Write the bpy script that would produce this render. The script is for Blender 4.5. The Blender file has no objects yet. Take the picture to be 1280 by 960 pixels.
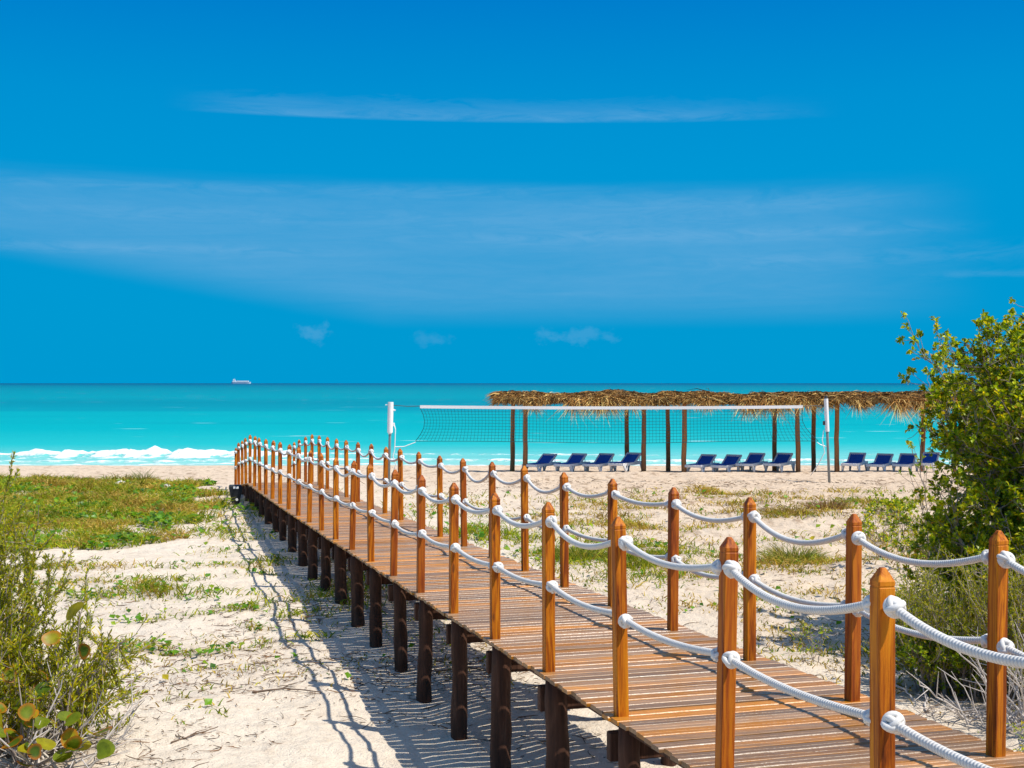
import bpy, math, random
import numpy as np
from mathutils import Vector, Matrix

# ------------------------------------------------------------------ camera, sky, sun, exposure
sc = bpy.context.scene
col = sc.collection
CZ = 2.75
cam_d = bpy.data.cameras.new("camera")
cam = bpy.data.objects.new("camera", cam_d)
col.objects.link(cam)
cam.location = (0, 0, CZ)
cam.rotation_euler = (math.radians(90), 0, 0)
cam_d.lens = 45.0
cam_d.sensor_width = 36.0
cam_d.sensor_fit = 'HORIZONTAL'
cam_d.shift_y = -0.0008
cam_d.clip_start = 0.05
cam_d.clip_end = 150000
sc.camera = cam

sc.view_settings.view_transform = 'Standard'
sc.view_settings.look = 'None'
sc.view_settings.exposure = 0.36
sc.view_settings.gamma = 1.0
sc.view_settings.use_curve_mapping = False

SUN_EL = math.radians(59)
SUN_AZ = math.atan2(.55, -.24)          # clockwise from +Y: to the right and a little behind the camera


class NT:
    """small helper to write node trees"""
    def __init__(s, tree):
        s.t = tree
        s.n = tree.nodes
        s.l = tree.links

    def node(s, typ, **kw):
        nd = s.n.new(typ)
        for k, v in kw.items():
            setattr(nd, k, v)
        return nd

    def put(s, sock, v):
        if isinstance(v, bpy.types.NodeSocket):
            s.l.new(v, sock)
        elif v is not None:
            if sock.type == 'RGBA' and not isinstance(v, (int, float)) and len(v) == 3:
                v = (*v, 1)
            sock.default_value = v

    def math(s, op, a, b=None, c=None, clamp=False):
        nd = s.node('ShaderNodeMath', operation=op, use_clamp=clamp)
        s.put(nd.inputs[0], a)
        if b is not None: s.put(nd.inputs[1], b)
        if c is not None: s.put(nd.inputs[2], c)
        return nd.outputs[0]

    def mix(s, fac, a, b, mode='MIX'):
        nd = s.node('ShaderNodeMix', data_type='RGBA', blend_type=mode)
        s.put(nd.inputs[0], fac)
        s.put(nd.inputs[6], a)
        s.put(nd.inputs[7], b)
        return nd.outputs[2]

    def ramp(s, fac, stops, interp='LINEAR'):
        nd = s.node('ShaderNodeValToRGB')
        cr = nd.color_ramp
        cr.interpolation = interp
        while len(cr.elements) < len(stops):
            cr.elements.new(0.5)
        for e, (p, c) in zip(cr.elements, stops):
            e.position = p
            e.color = (*c, 1) if not isinstance(c, (int, float)) else (c, c, c, 1)
        s.put(nd.inputs[0], fac)
        return nd.outputs[0]

    def smooth(s, x, a, b):
        nd = s.node('ShaderNodeMapRange', interpolation_type='SMOOTHSTEP')
        s.put(nd.inputs[0], x)
        nd.inputs[1].default_value = a
        nd.inputs[2].default_value = b
        nd.inputs[3].default_value = 0
        nd.inputs[4].default_value = 1
        return nd.outputs[0]

    def noise(s, vec, scale, detail=4, rough=.55, dist=0):
        nd = s.node('ShaderNodeTexNoise')
        s.put(nd.inputs['Vector'], vec)
        nd.inputs['Scale'].default_value = scale
        nd.inputs['Detail'].default_value = detail
        nd.inputs['Roughness'].default_value = rough
        nd.inputs['Distortion'].default_value = dist
        return nd.outputs[0]

    def mapping(s, vec, scale=(1, 1, 1), loc=(0, 0, 0)):
        nd = s.node('ShaderNodeMapping')
        s.put(nd.inputs[0], vec)
        nd.inputs['Scale'].default_value = scale
        nd.inputs['Location'].default_value = loc
        return nd.outputs[0]

    def bump(s, h, strength, dist, normal=None):
        nd = s.node('ShaderNodeBump')
        s.put(nd.inputs['Height'], h)
        nd.inputs['Strength'].default_value = strength
        nd.inputs['Distance'].default_value = dist
        if normal is not None: s.put(nd.inputs['Normal'], normal)
        return nd.outputs[0]


world = bpy.data.worlds.new("World")
sc.world = world
world.use_nodes = True
w = NT(world.node_tree)
w.n.clear()
sky = w.node('ShaderNodeTexSky', sky_type='NISHITA')
sky.sun_disc = False
sky.sun_elevation = SUN_EL
sky.sun_rotation = SUN_AZ
sky.air_density = 1.0
sky.dust_density = 0.3
sky.ozone_density = 2.0
tc = w.node('ShaderNodeTexCoord')
sep = w.node('ShaderNodeSeparateXYZ')
w.put(sep.inputs[0], tc.outputs['Generated'])
dx, dy, dz = sep.outputs
hz = w.math('SQRT', w.math('ADD', w.math('MULTIPLY', dx, dx), w.math('MULTIPLY', dy, dy)))
elev = w.math('DIVIDE', dz, w.math('MAXIMUM', hz, .001))          # tangent of the elevation
azim = w.math('ARCTAN2', dx, dy)                                   # angle from the sea, to the right
deep = w.ramp(elev, [(0, (.0, 1.66, 3.33)), (.05, (.0, 1.66, 3.36)), (.16, (.0, 1.60, 3.44)),
                     (.22, (.0, 1.46, 3.36)), (.30, (.0, 1.08, 3.14)), (.8, (.05, .95, 2.8))])
low = w.math('SUBTRACT', 1.0, w.smooth(elev, .33, .95))
blue = w.mix(low, sky.outputs[0], deep)
# thin cirrus streaks and a few tiny cumulus low over the sea
cv = w.node('ShaderNodeCombineXYZ')
w.put(cv.inputs[0], azim); w.put(cv.inputs[1], elev)
wisp = w.noise(w.mapping(cv.outputs[0], (2.6, 40, 1)), 1.5, 9, .66, 1.3)
fine = w.noise(w.mapping(cv.outputs[0], (14, 70, 1), (3, 1, 0)), 1.5, 9, .68, 1.2)
soft = w.noise(w.mapping(cv.outputs[0], (1.2, 26, 1), (7, 0, 0)), 1.3, 5, .55, .3)


def window(x, a, b, c, d):
    return w.math('MULTIPLY', w.smooth(x, a, b), w.math('SUBTRACT', 1.0, w.smooth(x, c, d)))


tilt = w.math('ADD', elev, w.math('MULTIPLY', azim, .010))
b1 = w.math('MULTIPLY', window(w.math('ADD', tilt, w.math('MULTIPLY', w.math('SUBTRACT', fine, .5), w.math('MULTIPLY', w.smooth(tilt, .204, .215), .03))), .2028, .2056, .2085, .2240), window(azim, -.27, -.17, .12, .26))
b1 = w.math('MULTIPLY', b1, w.ramp(w.math('ADD', w.math('MULTIPLY', fine, .6), w.math('MULTIPLY', wisp, .4)), [(.36, 0), (.66, 1)]))
low_edge = w.math('MULTIPLY', w.math('MAXIMUM', w.math('SUBTRACT', -.10, azim), 0.0), .17)
e2 = w.math('SUBTRACT', elev, low_edge)
top2 = w.math('SUBTRACT', 1.0, w.smooth(w.math('ADD', elev, w.math('MULTIPLY', w.math('SUBTRACT', soft, .5), .055)), .130, .166))
b2 = w.math('MULTIPLY', w.math('MULTIPLY', w.smooth(e2, .040, .072), top2), window(azim, -.9, -.55, .20, .37))
b2 = w.math('MULTIPLY', b2, w.ramp(w.math('ADD', w.math('ADD', w.math('MULTIPLY', wisp, .45), w.math('MULTIPLY', soft, .30)), w.math('MULTIPLY', fine, .25)), [(.32, .42), (.66, 1)]))


def puff(a0, e0, ra, re):
    da = w.math('DIVIDE', w.math('SUBTRACT', azim, a0), ra)
    de = w.math('DIVIDE', w.math('SUBTRACT', elev, e0), re)
    r = w.math('SQRT', w.math('ADD', w.math('MULTIPLY', da, da), w.math('MULTIPLY', de, de)))
    lump = w.noise(w.mapping(cv.outputs[0], (60, 80, 1)), 1.0, 6, .62)
    return w.smooth(w.math('SUBTRACT', w.math('MULTIPLY', lump, 1.6), w.math('MULTIPLY', r, .55)), .32, .75)


p = w.math('ADD', puff(-.152, .039, .017, .010), w.math('MULTIPLY', puff(-.062, .034, .022, .007), .6))
p = w.math('ADD', p, w.math('MULTIPLY', puff(.050, .037, .040, .010), .8), clamp=True)
cloud = w.math('ADD', w.math('MULTIPLY', b1, .44), w.math('MULTIPLY', b2, .46))
cloud = w.math('ADD', cloud, w.math('MULTIPLY', p, .24), clamp=True)
wob = w.math('MULTIPLY', w.math('SUBTRACT', wisp, .5), .010)


def streak(e0, wd, slope, *az):
    d = w.math('SUBTRACT', w.math('ADD', elev, wob), w.math('ADD', e0, w.math('MULTIPLY', azim, slope)))
    g = w.math('DIVIDE', d, wd)
    g = w.math('POWER', 2.718, w.math('MULTIPLY', w.math('MULTIPLY', g, g), -1.0))
    return w.math('MULTIPLY', w.math('MULTIPLY', g, window(azim, *az)), w.smooth(fine, .30, .66))


for (e0, wd, sl, az, k_) in ((.1025, .0035, .004, (-.9, -.5, -.24, -.08), .20), (.114, .0050, .006, (-.16, .06, .26, .37), .22), (.1485, .0050, .0, (-.6, -.4, -.05, .12), .16),
                             (.143, .0075, -.012, (.0, .12, .24, .35), .16), (.092, .007, .01, (.05, .2, .32, .48), .15), (.128, .006, .0, (-.5, -.3, .1, .3), .12), (.080, .003, .0, (.28, .34, .6, .9), .16)):
    cloud = w.math('ADD', cloud, w.math('MULTIPLY', streak(e0, wd, sl, *az), k_), clamp=True)
skycol = w.mix(cloud, blue, (.96, 2.38, 3.92))
bg = w.node('ShaderNodeBackground')
w.put(bg.inputs[0], skycol)
bg.inputs[1].default_value = 0.15
wo = w.node('ShaderNodeOutputWorld')
w.l.new(bg.outputs[0], wo.inputs[0])

sun_d = bpy.data.lights.new("sun", 'SUN')
sun_d.energy = 4.4
sun_d.angle = math.radians(0.5)
sun_d.color = (1.0, .94, .84)
sun = bpy.data.objects.new("sun", sun_d)
col.objects.link(sun)
sun.location = (20, -10, 40)
sd = Vector((math.sin(SUN_AZ) * math.cos(SUN_EL), math.cos(SUN_AZ) * math.cos(SUN_EL), math.sin(SUN_EL)))
sun.rotation_euler = sd.to_track_quat('Z', 'Y').to_euler()

# ------------------------------------------------------------------ helpers
rng = np.random.default_rng(11)
random.seed(5)


def hash2(ix, iy, seed):
    h = (ix.astype(np.int64) * 374761393 + iy.astype(np.int64) * 668265263 + seed * 1274126177) & 0xffffffff
    h = ((h ^ (h >> 13)) * 1274126177) & 0xffffffff
    h = h ^ (h >> 16)
    return (h & 0xffffff) / float(0xffffff)


def vnoise(x, y, seed=0):
    x = np.asarray(x, float); y = np.asarray(y, float)
    ix = np.floor(x); iy = np.floor(y)
    fx = x - ix; fy = y - iy
    fx = fx * fx * (3 - 2 * fx); fy = fy * fy * (3 - 2 * fy)
    a = hash2(ix, iy, seed); b = hash2(ix + 1, iy, seed)
    c = hash2(ix, iy + 1, seed); d = hash2(ix + 1, iy + 1, seed)
    return (a * (1 - fx) + b * fx) * (1 - fy) + (c * (1 - fx) + d * fx) * fy - .5


def fbm(x, y, seed=0, octs=4, gain=.5):
    s = 0; a = 1
    for k in range(octs):
        s = s + a * vnoise(x * 2 ** k + 17.3 * k, y * 2 ** k - 9.1 * k, seed + k)
        a *= gain
    return s


def np_mesh(name, V, F, tint=None, smooth=False, extra=None):
    V = np.asarray(V, np.float32).reshape(-1, 3)
    F = np.asarray(F, np.int32)
    me = bpy.data.meshes.new(name)
    k = F.shape[1]
    me.vertices.add(len(V)); me.vertices.foreach_set('co', V.ravel())
    me.loops.add(F.size); me.loops.foreach_set('vertex_index', F.ravel())
    me.polygons.add(len(F))
    me.polygons.foreach_set('loop_start', np.arange(0, F.size, k, dtype=np.int32))
    me.polygons.foreach_set('loop_total', np.full(len(F), k, np.int32))
    me.polygons.foreach_set('use_smooth', np.full(len(F), smooth, bool))
    if tint is not None:
        a = me.color_attributes.new('tint', 'FLOAT_COLOR', 'POINT')
        t = np.ones((len(V), 4), np.float32); t[:, :3] = tint
        a.data.foreach_set('color', t.ravel())
    for nm, arr in (extra or {}).items():
        a = me.attributes.new(nm, 'FLOAT', 'POINT')
        a.data.foreach_set('value', np.asarray(arr, np.float32).ravel())
    me.update(calc_edges=True)
    me.validate()
    return me


def link(name, me, mat, parent=None, loc=(0, 0, 0), rot=(0, 0, 0)):
    o = bpy.data.objects.new(name, me)
    col.objects.link(o)
    if mat is not None and not me.materials:
        me.materials.append(mat)
    if parent is not None: o.parent = parent
    o.location = loc; o.rotation_euler = rot
    return o


def empty(name, loc=(0, 0, 0), rotz=0):
    o = bpy.data.objects.new(name, None)
    o.empty_display_size = .2
    col.objects.link(o)
    o.location = loc; o.rotation_euler = (0, 0, rotz)
    return o


def tag(o, label, cat, group=None):
    o['label'] = label; o['category'] = cat
    if group: o['group'] = group
    return o


def setting(o, kind='structure'):
    o['kind'] = kind
    return o


class MB:
    """collects shapes of one part into ONE mesh"""
    def __init__(s):
        s.v = []; s.f = []; s.t = []; s.n = 0

    def add(s, V, F, tint=None):
        V = np.asarray(V, float).reshape(-1, 3)
        s.v.append(V)
        for q in F: s.f.append(tuple(int(i) + s.n for i in q))
        s.t.append(np.tile(np.asarray(tint if tint is not None else (1, 1, 1), float), (len(V), 1)) if np.ndim(tint) < 2 else tint)
        s.n += len(V)

    def box(s, c, size, rot=None, bev=0.0, tint=None):
        hx, hy, hz_ = [q / 2 for q in size]
        if bev <= 0:
            P = np.array([(x, y, z) for z in (-hz_, hz_) for y in (-hy, hy) for x in (-hx, hx)])
            F = [(0, 2, 3, 1), (4, 5, 7, 6), (0, 1, 5, 4), (2, 6, 7, 3), (0, 4, 6, 2), (1, 3, 7, 5)]
        else:
            b = bev; P = []; idx = {}
            for ax in range(3):
                for sx in (-1, 1):
                    for sy in (-1, 1):
                        for sz in (-1, 1):
                            q = [sx * hx, sy * hy, sz * hz_]; sg = (sx, sy, sz)
                            for k in range(3):
                                if k != ax: q[k] -= sg[k] * b
                            idx[(ax, sx, sy, sz)] = len(P); P.append(q)
            P = np.array(P); F = []
            S = (-1, 1)
            for ax in range(3):
                o1, o2 = [k for k in range(3) if k != ax]
                for sg in S:
                    L = []
                    for a_, b_ in ((-1, -1), (1, -1), (1, 1), (-1, 1)):
                        k = [0, 0, 0]; k[ax] = sg; k[o1] = a_; k[o2] = b_
                        L.append(idx[(ax, *k)])
                    F.append(L)
            for e in range(3):                       # edges along axis e
                o1, o2 = [k for k in range(3) if k != e]
                for a_ in S:
                    for b_ in S:
                        L = []
                        for (ax, end) in ((o1, -1), (o1, 1), (o2, 1), (o2, -1)):
                            k = [0, 0, 0]; k[e] = end; k[o1] = a_; k[o2] = b_
                            L.append(idx[(ax, *k)])
                        F.append(L)
            for sx in S:
                for sy in S:
                    for sz in S:
                        F.append([idx[(0, sx, sy, sz)], idx[(1, sx, sy, sz)], idx[(2, sx, sy, sz)]])
        if rot is not None: P = P @ np.array(rot).T
        s.add(P + np.array(c), F, tint)

    def tube(s, pts, rad, n=8, tint=None, caps=True):
        V, F = tube(pts, rad, n)
        F = [tuple(q) for q in F]
        if caps:
            m = len(pts)
            F.append(tuple(range(n))[::-1]); F.append(tuple(range((m - 1) * n, m * n)))
        s.add(V, F, tint)

    def build(s, name, mat, parent=None, origin=(0, 0, 0), smooth=False, loc=(0, 0, 0), fix=True):
        me = bpy.data.meshes.new(name)
        V = np.concatenate(s.v) - np.array(origin)
        me.from_pydata(V.tolist(), [], s.f)
        T = np.concatenate(s.t)
        a = me.color_attributes.new('tint', 'FLOAT_COLOR', 'POINT')
        t = np.ones((len(V), 4), np.float32); t[:, :3] = T
        a.data.foreach_set('color', t.ravel())
        if smooth: me.polygons.foreach_set('use_smooth', np.ones(len(me.polygons), bool))
        me.update()
        if fix:
            import bmesh
            bm = bmesh.new(); bm.from_mesh(me)
            bmesh.ops.recalc_face_normals(bm, faces=bm.faces[:])
            bm.to_mesh(me); bm.free()
        return link(name, me, mat, parent, loc)


def rotz(a):
    return np.array([(math.cos(a), -math.sin(a), 0), (math.sin(a), math.cos(a), 0), (0, 0, 1)])


def rotx(a):
    return np.array([(1, 0, 0), (0, math.cos(a), -math.sin(a)), (0, math.sin(a), math.cos(a))])


def frames(P):
    P = np.asarray(P, float)
    T = np.gradient(P, axis=0)
    T /= np.linalg.norm(T, axis=1)[:, None] + 1e-12
    ref = np.tile(np.array([0., 0, 1]), (len(P), 1))
    ref[np.abs(T[:, 2]) > .93] = (0.13, .99, 0)
    if np.abs(T[:, 2]).mean() > .7: ref[:] = (0.13, .99, 0)
    U = np.cross(T, ref); U /= np.linalg.norm(U, axis=1)[:, None] + 1e-12
    W = np.cross(U, T)
    return T, U, W


def tube(P, rad, n=8, strands=0, twist=0.0, amp=0.0):
    P = np.asarray(P, float); m = len(P)
    rad = np.broadcast_to(np.asarray(rad, float), (m,))
    T, U, W = frames(P)
    th = np.arange(n) * 2 * np.pi / n
    R = np.ones((m, n))
    if strands:
        L = np.concatenate([[0], np.cumsum(np.linalg.norm(np.diff(P, axis=0), axis=1))])
        R = 1 + amp * (np.abs(np.cos((strands * th[None, :] - L[:, None] * twist) / 2)) * 2 - 1)
    V = P[:, None, :] + (rad[:, None] * R)[..., None] * (np.cos(th)[None, :, None] * U[:, None, :] + np.sin(th)[None, :, None] * W[:, None, :])
    i = np.arange(m - 1)[:, None] * n; j = np.arange(n)[None, :]; j2 = (np.arange(n)[None, :] + 1) % n
    F = np.stack([i + j, i + j2, i + n + j2, i + n + j], -1).reshape(-1, 4)
    return V.reshape(-1, 3), F


def rope_tube(P, rad, n, lay):
    """a tube whose vertices carry the phase of the rope's lay (seam doubled so that it runs on)"""
    P = np.asarray(P, float); m = len(P)
    T, U, W = frames(P)
    th = np.linspace(0, 2 * np.pi, n + 1)
    L = np.concatenate([[0], np.cumsum(np.linalg.norm(np.diff(P, axis=0), axis=1))])
    V = P[:, None, :] + rad * (np.cos(th)[None, :, None] * U[:, None, :] + np.sin(th)[None, :, None] * W[:, None, :])
    ph = th[None, :] + L[:, None] * 2 * np.pi / lay
    k = n + 1
    i = np.arange(m - 1)[:, None] * k; j = np.arange(n)[None, :]
    F = np.stack([i + j, i + j + 1, i + k + j + 1, i + k + j], -1).reshape(-1, 4)
    return V.reshape(-1, 3), F, ph.ravel()


def unit(a):
    return a / (np.linalg.norm(a, axis=-1, keepdims=True) + 1e-12)


def leaves_mesh(name, P, A, N, L, Wd, tint, fold=.25, wide=.6):
    """n leaves: base P, axis A, normal N, each two quads folded on the midrib"""
    n = len(P)
    A = unit(A); S = unit(np.cross(A, N)); N = np.cross(S, A)
    L = np.broadcast_to(L, (n,))[:, None]; Wd = np.broadcast_to(Wd, (n,))[:, None]
    mid = P + A * L * wide
    V = np.stack([P, mid + S * Wd / 2 + N * Wd * fold, P + A * L - N * L * .08, mid - S * Wd / 2 + N * Wd * fold, mid - N * Wd * .02], 1)
    b = np.arange(n)[:, None] * 5
    F = np.concatenate([b + np.array([[0, 4, 2, 1]]), b + np.array([[0, 3, 2, 4]])], 1).reshape(-1, 4)
    return np_mesh(name, V, F, np.repeat(tint, 5, 0))


def blades_mesh(name, P, A, L, Wd, droop, tint):
    n = len(P)
    A = unit(A)
    L = np.broadcast_to(L, (n,))[:, None]; Wd = np.broadcast_to(Wd, (n,))[:, None]
    S = unit(np.cross(A, rng.normal(size=(n, 3))))
    h = A.copy(); h[:, 2] = 0; h = unit(h + rng.normal(size=(n, 3)) * [.3, .3, 0]); h[:, 2] = 0
    d = np.broadcast_to(droop, (n,))[:, None]
    m = P + A * L * .55 + h * L * d * .25
    t = P + A * L + h * L * d - np.array([[0, 0, 1]]) * L * d * .5
    V = np.stack([P - S * Wd / 2, P + S * Wd / 2, m - S * Wd * .4, m + S * Wd * .4, t - S * Wd * .06, t + S * Wd * .06], 1)
    b = np.arange(n)[:, None] * 6
    F = np.concatenate([b + np.array([[0, 1, 3, 2]]), b + np.array([[2, 3, 5, 4]])], 1).reshape(-1, 4)
    return np_mesh(name, V, F, np.repeat(tint, 6, 0))


# ------------------------------------------------------------------ materials
MATS = {}


def material(name, fn):
    m = bpy.data.materials.new(name)
    m.use_nodes = True
    t = NT(m.node_tree)
    bsdf = t.n['Principled BSDF']
    fn(t, bsdf)
    MATS[name] = m
    return m


def obj_coord(t): return t.node('ShaderNodeTexCoord').outputs['Object']
def obj_rand(t): return t.node('ShaderNodeObjectInfo').outputs['Random']


def attr(t, n, what='Color'):
    return t.node('ShaderNodeAttribute', attribute_name=n).outputs[what]


def plain(c, rough=.6, spec=.4, var=.0, scale=8, bumpd=0.0):
    def fn(t, b):
        v = obj_coord(t)
        n = t.noise(v, scale, 5)
        cc = t.mix(n, tuple(x * (1 - var) for x in c), tuple(min(1, x * (1 + var)) for x in c))
        t.put(b.inputs['Base Color'], cc)
        b.inputs['Roughness'].default_value = rough
        b.inputs['Specular IOR Level'].default_value = spec
        if bumpd: t.put(b.inputs['Normal'], t.bump(n, .6, bumpd))
    return fn


def wood_post(t, b):
    v = obj_coord(t); r = obj_rand(t)
    off = t.node('ShaderNodeCombineXYZ')
    t.put(off.inputs[0], t.math('MULTIPLY', r, 31)); t.put(off.inputs[2], t.math('MULTIPLY', r, 17))
    va = t.node('ShaderNodeVectorMath', operation='ADD'); t.put(va.inputs[0], v); t.put(va.inputs[1], off.outputs[0])
    g = t.noise(t.mapping(va.outputs[0], (26, 26, 1.6)), 1.3, 6, .6, .8)
    g2 = t.noise(t.mapping(va.outputs[0], (120, 120, 5)), 1.0, 4, .6)
    cc = t.ramp(t.math('ADD', t.math('MULTIPLY', g, .75), t.math('MULTIPLY', g2, .25)),
                [(.35, (.075, .014, .002)), (.45, (.30, .066, .003)), (.54, (.55, .165, .004)), (.68, (.68, .26, .009))])
    cc = t.mix(t.math('MULTIPLY', t.smooth(r, .55, 1.0), .55), cc, (.30, .058, .010))
    vor = t.node('ShaderNodeTexVoronoi'); t.put(vor.inputs['Vector'], t.mapping(va.outputs[0], (9, 9, 2.6))); vor.inputs['Scale'].default_value = 1
    knot = t.math('SUBTRACT', 1.0, t.smooth(vor.outputs['Distance'], .06, .13))
    cc = t.mix(t.math('MULTIPLY', knot, .75), cc, (.10, .03, .008))
    t.put(b.inputs['Base Color'], cc)
    b.inputs['Roughness'].default_value = .55
    b.inputs['Specular IOR Level'].default_value = .22
    t.put(b.inputs['Normal'], t.bump(g2, .35, .004))


def wood_deck(t, b):
    v = obj_coord(t)
    a = attr(t, 'tint')
    g = t.noise(t.mapping(v, (2.2, 34, 16)), 2.0, 6, .68, .5)
    big = t.noise(t.mapping(v, (2.2, 9, 1)), 1.0, 4, .6)
    grey = t.mix(g, (.115, .052, .021), (.48, .28, .14))
    t_or = t.mix(g, (.30, .088, .005), (.70, .29, .024))
    s = t.node('ShaderNodeSeparateColor'); t.put(s.inputs[0], a)
    k = t.math('ADD', s.outputs[0], t.math('MULTIPLY', t.math('SUBTRACT', big, .5), 1.1), clamp=True)
    cc = t.mix(t.smooth(k, .3, .75), grey, t_or)
    cc = t.mix(1.0, cc, t.mix(s.outputs[1], (.55, .55, .55), (1.15, 1.15, 1.15)), 'MULTIPLY')
    t.put(b.inputs['Base Color'], cc)
    t.put(b.inputs['Roughness'], t.math('ADD', .17, t.math('MULTIPLY', g, .27)))
    b.inputs['Specular IOR Level'].default_value = .35
    groove = t.node('ShaderNodeTexWave', bands_direction='Y'); t.put(groove.inputs[0], attr(t, 'plank_across', 'Fac'))
    rib = t.math('SINE', t.math('MULTIPLY', attr(t, 'across', 'Fac'), 6.2832 * 7))
    t.put(b.inputs['Normal'], t.bump(t.math('ADD', t.math('MULTIPLY', rib, .5), t.math('MULTIPLY', g, .8)), .55, .004))
    t.n.remove(groove)


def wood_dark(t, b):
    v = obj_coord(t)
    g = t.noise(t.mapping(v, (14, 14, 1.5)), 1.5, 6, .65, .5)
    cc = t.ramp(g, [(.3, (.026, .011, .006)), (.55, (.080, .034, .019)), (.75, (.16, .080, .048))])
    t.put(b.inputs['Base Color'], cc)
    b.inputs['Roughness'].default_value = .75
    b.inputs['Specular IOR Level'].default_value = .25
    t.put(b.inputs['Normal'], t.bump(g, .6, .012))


def pole_wood(t, b):
    v = obj_coord(t); r = obj_rand(t)
    g = t.noise(t.mapping(v, (9, 9, .9)), 1.5, 5, .6, .4)
    cc = t.mix(g, (.20, .070, .022), (.62, .28, .085))
    cc = t.mix(t.math('MULTIPLY', r, .5), cc, (.13, .055, .028))
    t.put(b.inputs['Base Color'], cc); b.inputs['Roughness'].default_value = .8


def rope_m(t, b):
    n = t.noise(obj_coord(t), 60, 4)
    n2 = t.noise(obj_coord(t), 5, 3)
    lay = t.math('SINE', attr(t, 'lay', 'Fac'))
    groove = t.smooth(lay, -1.0, -.1)
    cc = t.mix(n2, t.mix(n, (.52, .50, .46), (.70, .68, .63)), (.74, .72, .68))
    cc = t.mix(groove, t.mix(1.0, cc, (.78, .78, .80), 'MULTIPLY'), cc)
    t.put(b.inputs['Base Color'], cc)
    b.inputs['Roughness'].default_value = .62
    b.inputs['Specular IOR Level'].default_value = .3
    t.put(b.inputs['Normal'], t.bump(t.math('ADD', t.math('MULTIPLY', lay, 1.0), t.math('MULTIPLY', n, .4)), .7, .0020))


def sand_m(t, b):
    v = t.node('ShaderNodeNewGeometry').outputs['Position']
    n1 = t.noise(v, .55, 5, .6)
    n2 = t.noise(v, 6, 6, .65)
    n3 = t.noise(v, 55, 4, .6)
    cc = t.mix(n1, (.61, .505, .385), (.785, .70, .575))
    cc = t.mix(t.math('MULTIPLY', t.smooth(n2, .42, .78), .45), cc, (.46, .35, .25))
    tan = attr(t, 'tan', 'Fac')
    cc = t.mix(t.math('MULTIPLY', tan, .8), cc, t.mix(n2, (.54, .385, .245), (.67, .52, .375)))
    lit = attr(t, 'litter', 'Fac')
    lm = t.math('MULTIPLY', lit, t.ramp(n2, [(.28, .35), (.6, 1)]))
    cc = t.mix(lm, cc, t.mix(n3, (.10, .065, .040), (.27, .20, .13)))
    # dark crumbs of seaweed, bark and shell
    fl = t.noise(t.mapping(v, (38, 95, 60)), 1.0, 3, .5)
    fz = t.noise(v, 1.7, 3)
    fm = t.math('MULTIPLY', t.smooth(fl, .665, .71), t.smooth(fz, .36, .62))
    cc = t.mix(t.math('MULTIPLY', fm, .75), cc, (.16, .11, .075))
    f2 = t.noise(t.mapping(v, (5, 9, 8), (3, 1, 0)), 1.0, 5, .7)
    cc = t.mix(t.math('MULTIPLY', t.math('MULTIPLY', t.smooth(f2, .56, .68), tan), .8), cc, (.24, .155, .09))
    f3 = t.noise(t.mapping(v, (3.2, 1.1, 3), (9, 1, 0)), 1.0, 6, .72)
    cc = t.mix(t.math('MULTIPLY', t.math('MULTIPLY', t.smooth(f3, .50, .66), t.smooth(tan, .35, .8)), .75), cc, (.27, .175, .105))
    t.put(b.inputs['Base Color'], cc)
    b.inputs['Roughness'].default_value = .95
    b.inputs['Specular IOR Level'].default_value = .12
    h = t.math('ADD', t.math('MULTIPLY', n2, 1.0), t.math('MULTIPLY', n3, .22))
    t.put(b.inputs['Normal'], t.bump(h, .9, .08))


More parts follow.
